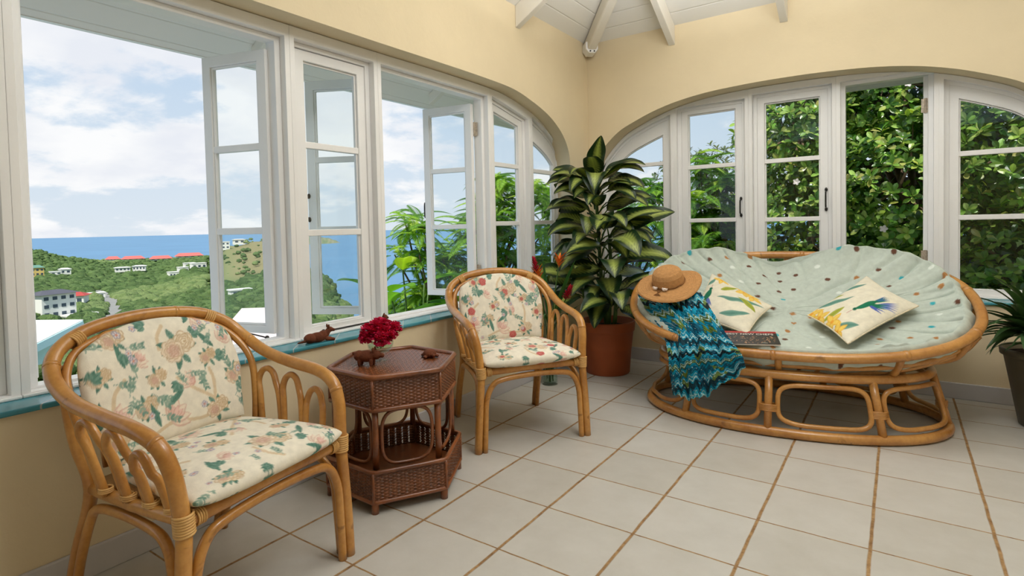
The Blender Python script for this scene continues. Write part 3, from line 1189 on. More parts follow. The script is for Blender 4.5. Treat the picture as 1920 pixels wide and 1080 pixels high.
    # lashings
    def lash(c, ax, r, w, n):
        bb = MB()
        ax = Vector(ax).normalized()
        u = ax.cross(Vector((.3, .5, .8))).normalized()
        v = ax.cross(u)
        for k in range(n):
            o = Vector(c) + ax * (w * (k / max(1, n - 1) - .5))
            bb.tube([o + u * r * math.cos(a) + v * r * math.sin(a) for a in [2 * PI * i / 14 for i in range(14)]], w / n * .62, 6, closed=True)
        return part('binding', bb, li)
    for s in (-1, 1):
        lash((.001, s * .262, .372), (0, .05 * s, 1), .0215, .046, 8)
        lash((.0, s * .225, .373), (0, 1, 0), .0185, .018, 4)
        lash((-.519, s * .205, .760), (-.25, -.7 * s, .35), .0215, .026, 5)
    # seat pad
    def smid(s, t):
        a = abs(s)
        hw = .256 - .042 * (1 - t)
        x = -.402 + .446 * t
        x -= .020 * a ** 5 * (1 if t > .5 else -1.2)
        cr = (abs(2 * t - 1)) ** 7
        y = s * hw * (1 - .045 * cr)
        return Vector((x, y, .414))
    def sth(s, t):
        e = (1 - abs(s) ** 9) * (1 - abs(2 * t - 1) ** 9)
        return .003 + .030 * max(0, (1 - s ** 6) * (1 - (2 * t - 1) ** 6)) ** .5 + .016 * max(0, (1 - s * s) * (1 - (2 * t - 1) ** 2))
    def spaint(F, ss, ts):
        S = np.array([p.y for p in F])
        T = np.array([p.x for p in F])
        Z = np.array([p.z for p in F])
        dn = np.maximum(0, .447 - Z)
        return floral(S + np.sign(S) * dn * (np.abs(S) > .2) * .8, T + dn * (T > -.1), seed, warm, (-.27, .27, -.41, .09))
    pad(150, 130, smid, lambda s, t: Vector((0, 0, 1)), sth, spaint, 'seat_cushion', M['print'], root, back=.9)
    # back pad: domed top with soft corners, wrapped round the back
    def top(u):
        return .785 - .068 * min(1, abs(u) / .235) ** 2.3 - .03 * max(0, abs(u) / .235 - .93) / .07
    def bmid(s, t):
        hw = .205 + .033 * min(1, t * 1.6) - .006 * max(0, t - .8) / .2
        y = s * hw
        zt = top(y)
        z = .437 + (zt - .437) * t
        x = -.385 - .128 * ((z - .445) / .34) + .55 * y * y * .9
        return Vector((x, y, z))
    def bth(s, t):
        e = (1 - abs(s) ** 6) * (1 - abs(2 * t - 1) ** 6)
        return .003 + .027 * max(0, e) ** .5 + .008 * max(0, (1 - s * s) * (1 - (2 * t - 1) ** 2))
    def bpaint(F, ss, ts):
        S = np.array([p.y for p in F])
        T = np.array([p.z for p in F])
        return floral(S, T, seed + 1, warm, (-.25, .25, .44, .80))
    pad(150, 120, bmid, lambda s, t: Vector((.93, -.5 * s, .34)).normalized(), bth, bpaint, 'back_cushion', M['print'], root)
    b = MB()          # tie ribbon at the side of the back cushion
    b.tube(spl([(-.44, .232, .60), (-.45, .248, .57), (-.445, .250, .52), (-.44, .243, .48)], 5), .004, 6, flat=.35)
    part('tie', b, M['tie'])
    return root


M['tie'] = mat('cream_cotton_tie', (226, 212, 184), .9, .1, nscale=60)
armchair('rattan_armchair', 'honey rattan armchair nearest the front, cream cushions printed with pale roses', (.636, -.247, 0), math.radians(9.9), 11, False)
armchair('rattan_armchair', 'honey rattan armchair in front of the floor vase, cushions printed with coral pink blooms', (.612, 1.1205, 0), math.radians(-34.4), 29, True)

# ================================================================== WICKER SIDE TABLE
TB = Vector((.337, .487, 0))
TANG = -1.071
tab = thing('wicker_side_table', 'dark brown hexagonal wicker side table with a low open basket shelf, between the two armchairs', 'table', TB, TANG)


def hexpt(k, r, z):
    a = k * PI / 3
    return Vector((r * math.cos(a), r * math.sin(a), z))


WV1, WV2 = lin((76, 37, 16)), lin((136, 77, 38))


def weave_band(name, r, z0, z1, par, holes=False, stakes=9, rows=17, nu=91, nv=86, sides=range(6), taper=0.0):
    """six woven faces; over-under relief, brown tone varies strand by strand"""
    b = MB()
    rr = random.Random(4)
    for k in sides:
        base, cols = [], []
        for j in range(nv):
            for i in range(nu):
                u, v = i / (nu - 1), j / (nv - 1)
                rz = r + taper * v
                a, c = hexpt(k, rz, 0), hexpt(k + 1, rz, 0)
                n = ((a + c) / 2).normalized()
                row = v * rows
                ph = math.cos(PI * (u * stakes * 2)) * (1 if int(row) % 2 else -1)
                h = .0030 * ph * math.sin(PI * (row % 1)) ** .6 + .0016 * math.sin(PI * (row % 1))
                st = max(0, 1 - abs(((u * stakes) % 1) - .5) / .13)
                h = max(h, .0026 * min(1, st * 2) if ph < 0 else h)
                p = a.lerp(c, u) + n * h
                p.z = z0 + (z1 - z0) * v
                base.append(p)
                tone = .5 + .5 * math.sin(int(row) * 12.9 + k * 3.1)
                q = .15 + .75 * tone * .6 + (.25 if ph > 0 else 0)
                cols.append(tuple(WV1[x] + (WV2[x] - WV1[x]) * min(1, q) for x in range(3)))
        fs = []
        for j in range(nv - 1):
            for i in range(nu - 1):
                if holes:
                    u, v = (i + .5) / (nu - 1), (j + .5) / (nv - 1)
                    su, rv = (u * stakes) % 1, (v * rows) % 1
                    if abs(su - .5) > .36 and .3 < rv < .8 and 0.12 < v < .9:
                        continue
                fs.append((j * nu + i, j * nu + i + 1, (j + 1) * nu + i + 1, (j + 1) * nu + i))
        b.add(base, fs, cols)
    return b.build(name, M['wickerweave'], par, smooth=True, world=False)


RT = .262
ws = M['wicker']
# woven hexagonal top
b = MB()
vs, cs = [], []
N = 230
for j in range(N):
    for i in range(N):
        x, y = (i / (N - 1) * 2 - 1) * RT, (j / (N - 1) * 2 - 1) * RT
        u, v = x * 330, y * 330
        h = .0013 * math.sin(u * 1.0) * math.sin(v * 1.0 + (PI / 2 if int(u / PI) % 2 else 0))
        vs.append((x, y, .501 + h))
        tn = .5 + .5 * math.sin(int(u / PI) * 7.7 + int(v / PI) * 3.3)
        cs.append(tuple(WV1[k] + (WV2[k] - WV1[k]) * (.25 + .6 * tn) for k in range(3)))


def inhex(x, y, r):
    ap = r * math.cos(PI / 6)
    return all(x * math.cos(PI / 6 + k * PI / 3) + y * math.sin(PI / 6 + k * PI / 3) < ap for k in range(6))


fs = []
for j in range(N - 1):
    for i in range(N - 1):
        q4 = (j * N + i, j * N + i + 1, (j + 1) * N + i + 1, (j + 1) * N + i)
        if all(inhex(vs[k][0], vs[k][1], RT - .004) for k in q4):
            fs.append(q4)
b.add(vs, fs, cs)
b.build('table_top', M['wickerweave'], tab, smooth=True, world=False)
b = MB()
b.prism([(hexpt(k, RT - .004, 0).x, hexpt(k, RT - .004, 0).y) for k in range(6)], lambda a, z, d: (a, z, d), .486, .495)
b.build('top_board', ws, tab, world=False, fixn=True)


def hexring(nm, r, z, rad, mt=ws):
    bb = MB()
    pts = []
    for k in range(6):
        a, c = hexpt(k, r, z), hexpt(k + 1, r, z)
        pts += [a.lerp(c, t) for t in (.03, .2, .5, .8, .97)]
    bb.tube(pts, rad, 10, closed=True)
    return bb.build(nm, mt, tab, smooth=True, world=False)


hexring('rim_pole', RT, .503, .0105)
weave_band('woven_apron', RT - .004, .386, .493, tab)
hexring('apron_rail', RT - .002, .380, .009)
RBt, RBb = .277, .277
weave_band('woven_basket', RBt, .048, .150, tab, holes=True)
hexring('basket_rail', RBt, .154, .0085)
hexring('base_rail', RBb, .043, .0085)
b = MB()
b.prism([(hexpt(k, RBt - .01, 0).x, hexpt(k, RBt - .01, 0).y) for k in range(6)], lambda a, z, d: (a, z, d), .046, .058)
b.build('shelf', ws, tab, world=False, fixn=True)
for k in range(6):
    for rr_, za, zb_ in ((RT - .003, .384, .494), (RBt + .001, .046, .152)):
        b = MB()
        b.tube([hexpt(k, rr_, za), hexpt(k, rr_, zb_)], .0052, 8)
        b.build('corner_stake', ws, tab, smooth=True, world=False)
    b = MB()
    b.tube([hexpt(k, RT - .022, z) for z in (.155, .25, .383)], .0125, 10)
    pst = b.build('post', ws, tab, smooth=True, world=False)
    b = MB()
    b.tube([hexpt(k, RBt - .012, z) for z in (0, .045)], .014, 10)
    b.build('foot', ws, tab, smooth=True, world=False)
    # bent oval hoop filling each side
    a, c = hexpt(k, RT - .022, 0), hexpt(k + 1, RT - .022, 0)
    b = MB()
    zc, hh, hwid = .267, .103, .405
    pts = []
    for i in range(40):
        t = 2 * PI * i / 40
        ct, st = math.cos(t), math.sin(t)
        u = .5 + hwid * math.copysign(abs(ct) ** .55, ct)
        p = a.lerp(c, u)
        p.z = zc + hh * math.copysign(abs(st) ** .62, st)
        pts.append(p)
    b.tube(pts, .0068, 8, closed=True)
    b.build('oval_hoop', ws, tab, smooth=True, world=False)

# ------------------------------------------------------------------ small clay animals: one modelled lump each


def clay(name, label, cat, loc, rotz, balls, scale=1.0, caps=()):
    """balls: (centre, radii, pitch) ; joined by a voxel remesh into one continuous body"""
    b = MB()
    for c, r, *pt in balls:
        R = Matrix.Rotation(pt[0], 3, 'Y') if pt else None
        b.ball(Vector(c) * scale, tuple(v * scale for v in (r if isinstance(r, tuple) else (r, r, r))), 14, 10, rot=R)
    for p0, p1, r0, r1 in caps:
        b.tube([Vector(p0) * scale, Vector(p1) * scale], [r0 * scale, r1 * scale], 10)
        b.ball(Vector(p1) * scale, r1 * scale, 10, 8)
        b.ball(Vector(p0) * scale, r0 * scale, 10, 8)
    o = b.build(name, M['clay'], None, smooth=True)
    o.location = loc
    o.rotation_euler = (0, 0, rotz)
    md = o.modifiers.new('remesh', 'REMESH')
    md.mode = 'VOXEL'
    md.voxel_size = .0016
    md.use_smooth_shade = True
    sm = o.modifiers.new('smooth', 'SMOOTH')
    sm.factor = .5
    sm.iterations = 3
    return tag(o, label, cat)


TZ = .5025
clay('pig_figurine', 'brown clay pig standing at the near corner of the wicker table', 'figurine', (.288, .385, TZ), math.radians(28),
     [((0, 0, .034), (.040, .023, .022)), ((.038, 0, .040), (.020, .018, .018)), ((-.03, 0, .036), (.02, .022, .021)), ((.030, .012, .060), (.005, .007, .011)), ((.030, -.012, .060), (.005, .007, .011)), ((-.052, 0, .045), (.006, .004, .006))],
     1.05, [((.022, .013, .02), (.022, .013, .004), .008, .0065), ((.022, -.013, .02), (.022, -.013, .004), .008, .0065), ((-.025, .013, .02), (-.025, .013, .004), .008, .0065), ((-.025, -.013, .02), (-.025, -.013, .004), .008, .0065), ((.05, 0, .039), (.062, 0, .038), .010, .009)])
clay('turtle_figurine', 'brown clay turtle lying on the window side of the wicker table top', 'figurine', (.412, .620, TZ), math.radians(-30),
     [((0, 0, .014), (.034, .028, .019)), ((-.004, 0, .010), (.037, .030, .009)), ((.042, .004, .013), (.012, .008, .008)), ((.022, .026, .006), (.012, .008, .006)), ((.022, -.026, .006), (.012, .008, .006)), ((-.026, .022, .006), (.010, .008, .006)), ((-.026, -.022, .006), (.010, .008, .006))], 1.0)
clay('dog_figurine', 'brown clay dog lying on the blue tiled sill with its head raised', 'figurine', (-.020, .380, .566), math.radians(78),
     [((0, 0, .021), (.046, .024, .022)), ((-.032, 0, .020), (.028, .027, .021)), ((.024, 0, .026), (.020, .020, .022)), ((.056, 0, .048), (.016, .012, .012)), ((.048, .009, .064), (.005, .003, .009)), ((.048, -.009, .064), (.005, .003, .009))],
     1.0, [((.032, 0, .024), (.050, 0, .044), .017, .012), ((.06, 0, .047), (.074, 0, .044), .009, .007), ((.036, .014, .012), (.066, .016, .006), .009, .007), ((.036, -.014, .012), (.066, -.016, .006), .009, .007), ((-.04, .016, .01), (-.006, .027, .007), .010, .007), ((-.055, -.005, .012), (-.08, .012, .006), .006, .004)])
clay('bear_figurine', 'small brown clay animal sitting on the sill behind the crimson flowers', 'figurine', (-.03, .765, .566), math.radians(40),
     [((0, 0, .022), (.018, .017, .024)), ((.008, 0, .052), (.014, .013, .013)), ((.004, .011, .065), (.004, .004, .006)), ((.004, -.011, .065), (.004, .004, .006)), ((.020, 0, .049), (.008, .006, .006))], 1.0)

# ------------------------------------------------------------------ footed glass bowl with crimson flowers
VB = Vector((.278, .468, TZ))
bowl = thing('flower_bowl', 'small footed clear glass bowl holding crimson flowers on the wicker table', 'vase', VB)
b = MB()
b.lathe([(.0, .0), (.030, .001), (.030, .004), (.008, .009), (.0065, .022), (.012, .028), (.034, .036), (.050, .055), (.055, .078), (.053, .086), (.050, .086), (.0515, .078), (.047, .057), (.032, .039), (.0, .032)], 40)
b.build('bowl', M['vaseglass'], bowl, smooth=True, world=False)
b = MB()
b.lathe([(.0, .034), (.031, .041), (.045, .058), (.0485, .066), (.0, .066)], 32)
b.build('water', M['water'], bowl, smooth=True, world=False)
M['petal'] = vmat('crimson_petal', .55, .3, trans=.25)
rr = random.Random(3)
# each blossom: a ball of ruffled petals on a short green stalk
for k, (x, y, z, r) in enumerate([(-.012, -.046, .108, .036), (.036, -.006, .100, .035), (.012, .044, .104, .036), (-.040, .010, .112, .035), (.002, 0, .128, .038), (.030, .052, .118, .028), (-.016, -.064, .092, .026), (.046, -.040, .090, .028), (-.02, .050, .120, .028)]):
    ft = thing('crimson_blossom', ['ruffled crimson blossom facing the room at the left of the glass bowl', 'ruffled crimson blossom lowest over the front rim of the glass bowl', 'ruffled crimson blossom on the right of the bunch in the glass bowl', 'ruffled crimson blossom at the back of the bunch, towards the window', 'ruffled crimson blossom at the crown of the bunch in the glass bowl',
               'small crimson blossom at the far right edge of the bunch', 'small crimson blossom at the far left edge of the bunch', 'small crimson blossom hanging over the front left rim of the bowl', 'small crimson blossom tucked high behind the right side of the bunch'][k], 'flower', VB + Vector((x, y, z + .012)), 0, 'crimson blossoms in the glass bowl')
    b = MB()
    r *= 1.18
    for i in range(64):
        d = Vector((rr.gauss(0, 1), rr.gauss(0, 1), rr.gauss(.35, 1))).normalized()
        u = d.cross(Vector((0.3, .2, 1))).normalized()
        v = d.cross(u)
        w = r * rr.uniform(.42, .6)
        c = d * r * rr.uniform(.45, .7)
        tilt = rr.uniform(-.5, .5)
        col = lin(rr.choice([(204, 14, 66), (216, 24, 82), (178, 8, 52), (222, 40, 96)]))
        pts = [c - u * w * .3, c + u * w * .3]
        m5 = []
        for a in range(5):
            q_ = (a / 4 - .5) * 2
            m5.append(c + d * r * (.32 + .06 * math.sin(a * 3 + i)) + u * w * q_ * .9 + v * w * (tilt + .25 * math.sin(a * 2.4 + i)))
        b.add(pts + m5, [(0, 1, 6, 5), (0, 5, 4), (0, 4, 3), (0, 3, 2)], col)
    b.build('petals', M['petal'], ft, smooth=True, world=False)
    b = MB()
    b.tube([Vector((0, 0, -.005)), Vector((-x * .5, -y * .5, -(z - .055) * .6)), Vector((-x * .8, -y * .8, -(z - .042)))], .0016, 6)
    b.build('stalk', M['stem'], ft, smooth=True, world=False)

# ================================================================== DOUBLE PAPASAN SOFA (local: x to the right, y towards the wall)
PR_LOC = Vector((1.53, 2.28, 0))
PANG = math.radians(8.8)
sofa = thing('papasan_sofa', 'wide oval rattan papasan sofa with pale green spotted cushion under the back windows', 'sofa', PR_LOC, PANG)
PA, PBB, PN = .842, .510, 2.35
RC = Vector((.014, .012, .612))
TILT = math.radians(25.5)
EV_ = Vector((0, math.cos(TILT), math.sin(TILT)))
EN_ = Vector((0, -math.sin(TILT), math.cos(TILT)))


def rimdir(t, n=PN):
    c, s = math.cos(t), math.sin(t)
    return math.copysign(abs(c) ** (2 / n), c), math.copysign(abs(s) ** (2 / n), s)


def rimp(t, sc=1.0, off=0.0):
    c, s = rimdir(t)
    return RC + Vector((PA * sc * c, 0, 0)) + EV_ * (PBB * sc * s) + EN_ * off


TT = [2 * PI * i / 120 for i in range(120)]
pm = M['papasan']


def sp(nm, mb, mt=None, par=None):
    return mb.build(nm, mt or pm, par or sofa, smooth=True, world=False)


b = MB()
b.tube([rimp(t) for t in TT], .0235, 14, closed=True)
rim = sp('basket_rim', b)
for t in (-2.2, -1.62, -1.02, -.42, .2, .9, 1.5, 2.1, 2.9):
    b = MB()
    d = (rimp(t + .02) - rimp(t - .02)).normalized()
    b.tube([rimp(t) - d * .012, rimp(t), rimp(t) + d * .012], [.0238, .0255, .0238], 14)
    sp('cane_node', b, None, rim)
for nm, sc, off, r in (('basket_hoop', .965, -.072, .0125), ('basket_hoop', .91, -.125, .0125), ('basket_hoop', .72, -.205, .0135), ('basket_hoop', .50, -.262, .016)):
    b = MB()
    b.tube([rimp(t, sc, off) for t in TT], r, 10, closed=True)
    sp(nm, b)
for t in (-2.62, -2.1, -1.60, -1.05, -.52, .0, .55, 1.05, 1.57, 2.1, 2.6, PI):
    b = MB()
    b.tube(spl([rimp(t, 1.0, -.015), rimp(t, .985, -.07), rimp(t, .93, -.14), rimp(t, .74, -.222), rimp(t, .50, -.275)], 6), .0165, 10)
    sp('basket_rib', b)

for sg in (-1, 1):          # thick bent carriers from the ends of the rim down under the bowl
    b = MB()
    b.tube(spl([rimp(sg * .36, 1.0, -.03), rimp(sg * .50, .95, -.10), rimp(sg * .85, .83, -.165), rimp(sg * 1.25, .76, -.19), rimp(sg * 1.57, .74, -.195), rimp(sg * 1.9, .76, -.19), rimp(sg * 2.3, .83, -.165), rimp(sg * 2.64, .95, -.10), rimp(sg * 2.78, 1.0, -.03)], 10), .0205, 12)
    sp('carrier_pole', b)
BA, BB_, BC = .725, .445, Vector((0, -.03, 0))
UA, UB = .655, .395


def basep(t, f):
    """f 0 = floor ring, 1 = upper ring"""
    a, bb = BA + (UA - BA) * f, BB_ + (UB - BB_) * f
    c, s = rimdir(t, 2.15)
    return BC + Vector((a * c, bb * s, .024 + (.292 - .024) * f))


b = MB()
b.tube([basep(t, 0) for t in TT], .0235, 12, closed=True)
sp('base_ring', b)
b = MB()
b.tube([basep(t, 1) for t in TT], .0215, 12, closed=True)
sp('top_ring', b)
PT = [-2.27, -1.66, -1.00, -.12, .62, 1.3, 1.95, 2.75]
for i, t in enumerate(PT):
    b = MB()
    b.tube([basep(t, 0), basep(t, .5), basep(t, .97)], .0185, 12)
    po = sp('upright', b)
    t1 = PT[(i + 1) % len(PT)] + (2 * PI if i == len(PT) - 1 else 0)
    w = t1 - t
    dl = .030 / .7
    pts = []
    for k in range(48):
        a = 2 * PI * k / 48
        ca, sa = math.cos(a), math.sin(a)
        u = .5 + (.5 - dl / w * 1.25) * math.copysign(abs(ca) ** .38, ca)
        f = .5 + .345 * math.copysign(abs(sa) ** .55, sa)
        pts.append(basep(t + w * u, f) + Vector((0, 0, 0)))
    b = MB()
    b.tube(pts, .0118, 10, closed=True)
    sp('bay_hoop', b)
    b = MB()
    o1, o2 = basep(t - dl * 1.15, .42), basep(t + dl * 1.15, .42)
    out = (basep(t, .42) - BC)
    out.z = 0
    out.normalize()
    for k in range(5):
        z = Vector((0, 0, -.014 + .007 * k))
        b.tube([o1 + z + out * .012, basep(t, .42) + z + out * .022, o2 + z + out * .012, o2 + z - out * .012, basep(t, .42) + z - out * .022, o1 + z - out * .012], .0045, 6, closed=True)
    sp('binding', b, None, po)

# ---- the big cushion: bowl, rolled edge, two raised lobes at the back, gathers
rr = random.Random(21)
dots = []
tries = 0
while len(dots) < 190 and tries < 20000:
    tries += 1
    x, y = rr.uniform(-1.0, 1.0), rr.uniform(-.75, .8)
    if all((x - q_[0]) ** 2 + (y - q_[1]) ** 2 > .088 ** 2 for q_ in dots):
        dots.append((x, y, rr.choice(['b', 'b', 't', 't', 'q', 'w'])))
DC = {'b': (104, 70, 54), 't': (176, 126, 78), 'q': (64, 168, 178), 'w': (226, 232, 224)}
NT, NR = 1000, 160


def gauss(x, w):
    return math.exp(-(x / w) ** 2)


def angd(a, c):
    return (a - c + PI) % (2 * PI) - PI


def cush(t, r):
    """r 0..1 bowl, 1..1.6 over the rolled edge and under"""
    c, s = rimdir(t, 2.25)
    back = max(0.0, math.sin(t))
    lobe = gauss(angd(t, 2.20), .62) + gauss(angd(t, .94), .62)
    dip = gauss(angd(t, PI / 2 + .06), .24)
    front = max(0.0, -math.sin(t))
    e = .955 - .030 * gauss(angd(t, .02), .42) + .05 * lobe - .085 * dip - .015 * front
    up = -.010 + .070 * lobe - .085 * dip + .004 * front
    th = .074
    gather = math.sin(t * 23 + 2.0 * math.sin(t * 3)) * .55 + math.sin(t * 41 + 1.3) * .3 + math.sin(t * 67 + 4 * math.sin(t * 2)) * .2
    if r <= 1:
        sc = e * r * (1 - .012 * r ** 6)
        dep = -.078 * (1 - r ** 2.2) + up * r ** 4 + .028 * r ** 8
        wr = .017 * gather * r ** 3 * (.35 + .65 * abs(math.sin(t * 1.5 + .8)))
        cr1 = max(0, 1 - abs(math.sin(t * 4.5 + .9 * math.sin(t * 2) + r * 1.7)) * 3.2) ** 2
        cr2 = max(0, 1 - abs(math.sin(t * 11 + 1.4 * math.sin(t * 3) - r * 2.6)) * 2.6) ** 2
        wr -= .022 * cr1 * min(1, r * 1.5) * (1 - .5 * r) + .019 * cr2 * r ** 2.2
        wr -= .034 * dip * gauss(r - .82, .22) + .012 * gauss(angd(t, 1.62), .035) * r ** 2
        # long soft creases in the seat
        U, V = c * r, s * r
        wr += .009 * math.sin(9 * U + 5 * V + 2 * math.sin(4 * V)) * (1 - r * .5) + .004 * math.sin(17 * V - 6 * U)
        P = RC + Vector((PA * sc * c, 0, 0)) + EV_ * (PBB * sc * s) + EN_ * (dep + wr)
        return P
    a = (r - 1) / .6 * PI * 1.05
    sc = e * (1 - .012) + (th * .52 * math.sin(a)) / .68
    dep = up + .028 - th * (1 - math.cos(a))
    if a > PI / 2:
        sc -= (a - PI / 2) * .03
    wr = .009 * gather * (1 - .3 * (r - 1))
    P = RC + Vector((PA * sc * c, 0, 0)) + EV_ * (PBB * sc * s) + EN_ * (dep)
    d = Vector((c, 0, 0)) + EV_ * s
    return P + d.normalized() * wr * math.sin(a) + EN_ * wr * math.cos(a) * .7


b = MB()
vs, uv = [], []
for j in range(NR):
    r = (j / (NR - 1)) ** .8 * 1.6
    r = max(r, .002)
    for i in range(NT):
        t = 2 * PI * i / NT
        vs.append(cush(t, r))
        c, s = rimdir(t, 2.25)
        k = r if r < 1 else 1 + (r - 1) * .30
        uv.append((PA * c * k, PBB * 1.18 * s * k))
uv = np.array(uv)
col = np.tile(np.array(lin((194, 203, 192))), (len(uv), 1))
for x, y, k in dots:
    d = np.hypot(uv[:, 0] - x, (uv[:, 1] - y))
    mk = np.clip((.0145 - d) / .0025 + .5, 0, 1)[:, None]
    col = col * (1 - mk) + np.array(lin(DC[k])) * mk
fs = []
for j in range(NR - 1):
    for i in range(NT):
        i2 = (i + 1) % NT
        fs.append((j * NT + i, j * NT + i2, (j + 1) * NT + i2, (j + 1) * NT + i))
# underside
base_i = len(vs)
for sc, off in ((.80, -.17), (.55, -.235), (.02, -.25)):
    for i in range(NT):
        t = 2 * PI * i / NT
        vs.append(rimp(t, sc, off))
col = np.concatenate([col, np.tile(np.array(lin((194, 203, 192))), (3 * NT, 1))])
for j in range(3):
    o0 = (NR - 1) * NT if j == 0 else base_i + (j - 1) * NT
    o1 = base_i + j * NT
    for i in range(NT):
        i2 = (i + 1) % NT
        fs.append((o0 + i, o0 + i2, o1 + i2, o1 + i))
b.add(vs, fs, list(map(tuple, col)))
b.build('cushion', M['dots'], sofa, smooth=True, world=False, fixn=True)

# ================================================================== THROW PILLOWS


def pillow(name, label, T, R, B, L, thick, paint, group, flip=1):
    T, R, B, L = (Vector(p) for p in (T, R, B, L))
    nrm = (R - T).cross(L - T).normalized() * flip
    if nrm.z < 0:
        nrm = -nrm
    cen = (T + R + B + L) / 4
    root = thing(name, label, 'pillow', cen, 0, group)

    def mid(s, t):
        a, bq = (s + 1) / 2, t
        # edges draw in a little between the corners
        a2 = .5 + (a - .5) * (1 - .07 * math.sin(PI * bq))
        b2 = .5 + (bq - .5) * (1 - .07 * math.sin(PI * a))
        return T * (1 - a2) * (1 - b2) + R * a2 * (1 - b2) + B * a2 * b2 + L * (1 - a2) * b2 - cen

    def th(s, t):
        e = max(0, (1 - abs(s) ** 2.6) * (1 - abs(2 * t - 1) ** 2.6))
        wr = .0022 * math.sin(13 * s + 9 * t) * e + .0015 * math.sin(23 * t - 8 * s) * e
        return .003 + thick * e ** .62 + wr

    def pf(F, ss, ts):
        a = np.tile((ss + 1) / 2, len(ts))
        bq = np.repeat(ts, len(ss))
        return paint(a, bq)
    pad(150, 150, mid, lambda s, t: nrm, th, pf, 'cover', M['print'], root, back=1.05)
    b = MB()
    edge = [mid(s, 0) for s in np.linspace(-1, 1, 30)] + [mid(1, t) for t in np.linspace(0, 1, 30)][1:] + [mid(s, 1) for s in np.linspace(1, -1, 30)][1:] + [mid(-1, t) for t in np.linspace(1, 0, 30)][1:-1]
    b.tube(edge, .0042, 6, closed=True)
    b.build('piping', M['tie'], root, smooth=True, world=False)
    return root


TEAL, TEAL2, LIME, YEL, YEL2, BIRD, BLUE = (118, 158, 142), (92, 138, 124), (170, 172, 70), (238, 202, 98), (226, 172, 60), (30, 116, 84), (74, 96, 172)


def lf(P, a, b_, w, c, c2):
    ang = math.atan2(b_[1] - a[1], b_[0] - a[0])
    L = math.hypot(b_[0] - a[0], b_[1] - a[1])
    P.leaf(a[0], a[1], ang, L, w, c, None, e=.008, bend=.05)
    P.leaf(a[0], a[1], ang, L * .95, w * .45, c2, None, e=.02, bend=.05)


def lily(P, cx, cy, r, ang, warm=False):
    for k in range(5):
        P.leaf(cx, cy, ang + k * 1.256, r, r * .26, YEL2, None, e=.012)
        P.leaf(cx, cy, ang + k * 1.256, r * .95, r * .18, YEL, None, e=.02)
    P.dot(cx, cy, r * .16, (232, 160, 56), e=.02)


def bird(P, beak, body, tails, wing):
    ang = math.atan2(beak[1] - body[1], beak[0] - body[0])
    P.stroke([beak, ((beak[0] * .6 + body[0] * .4), (beak[1] * .6 + body[1] * .4))], .006, (206, 150, 140), e=.006)
    for i, tl in enumerate(tails):
        for k in range(6):
            f = (k - 2.5) * .035
            dxx, dyy = tl[0] - body[0], tl[1] - body[1]
            n = math.hypot(dxx, dyy)
            a2 = math.atan2(dyy, dxx) + f * 3.2
            P.leaf(body[0] + dxx * .22, body[1] + dyy * .22, a2, n * .8, .012, BLUE if k % 2 == 0 else ((120, 138, 196) if i == 0 else BIRD), None, e=.006)
    if wing:
        for k in range(5):
            a2 = math.atan2(wing[1] - body[1], wing[0] - body[0]) + (k - 2) * .16
            P.leaf(body[0], body[1], a2, math.hypot(wing[0] - body[0], wing[1] - body[1]), .014, BIRD if k < 3 else BLUE, None, e=.006)
    bx = (body[0] + (beak[0] - body[0]) * .6, body[1] + (beak[1] - body[1]) * .6)
    tx = (body[0] - (beak[0] - body[0]) * .55, body[1] - (beak[1] - body[1]) * .55)
    a3 = math.atan2(bx[1] - tx[1], bx[0] - tx[0])
    P.leaf(tx[0], tx[1], a3, math.hypot(bx[0] - tx[0], bx[1] - tx[1]) * 1.05, .055, BIRD, None, e=.008)
    P.dot(bx[0], bx[1], .030, BIRD, e=.008)
    P.dot(bx[0], bx[1], .008, (24, 30, 26), e=.004)


def paint_a(a, b_):
    P = Paint(a, b_, (232, 224, 202))
    lf(P, (.0, .30), (.10, .10), .035, TEAL, TEAL2)
    lf(P, (.27, .34), (.49, .07), .05, LIME, (150, 160, 60))
    lf(P, (.28, .54), (.98, .20), .055, TEAL, TEAL2)
    lf(P, (.94, .46), (.58, .33), .055, LIME, (150, 160, 60))
    lf(P, (.46, .88), (.90, .58), .06, TEAL, TEAL2)
    lily(P, .20, .06, .15, .3)
    lily(P, .61, .10, .17, 1.0)
    lily(P, .76, .13, .16, .2)
    bird(P, (.10, .28), (.105, .54), [(.22, .82), (.13, .86)], (.01, .74))
    return P.c


def paint_b(a, b_):
    P = Paint(a, b_, (232, 224, 202))
    lf(P, (-.03, .43), (.21, .155), .05, TEAL, TEAL2)
    lf(P, (-.05, .62), (.136, .51), .045, LIME, (150, 160, 60))
    lf(P, (-.02, .88), (.34, .46), .055, TEAL, TEAL2)
    lf(P, (.355, 1.0), (.41, .68), .05, LIME, (150, 160, 60))
    lf(P, (.60, .97), (.88, .76), .055, TEAL, TEAL2)
    lily(P, .05, .97, .17, .5)
    lily(P, .24, .98, .15, .2)
    lily(P, .50, .95, .16, .9)
    lily(P, .70, 1.0, .15, .1)
    bird(P, (.56, .75), (.64, .48), [(.94, .23), (.72, .20)], (.90, .36))
    return P.c


def loc2w(p):
    c, s = math.cos(PANG), math.sin(PANG)
    return Vector((PR_LOC.x + p[0] * c - p[1] * s, PR_LOC.y + p[0] * s + p[1] * c, p[2]))


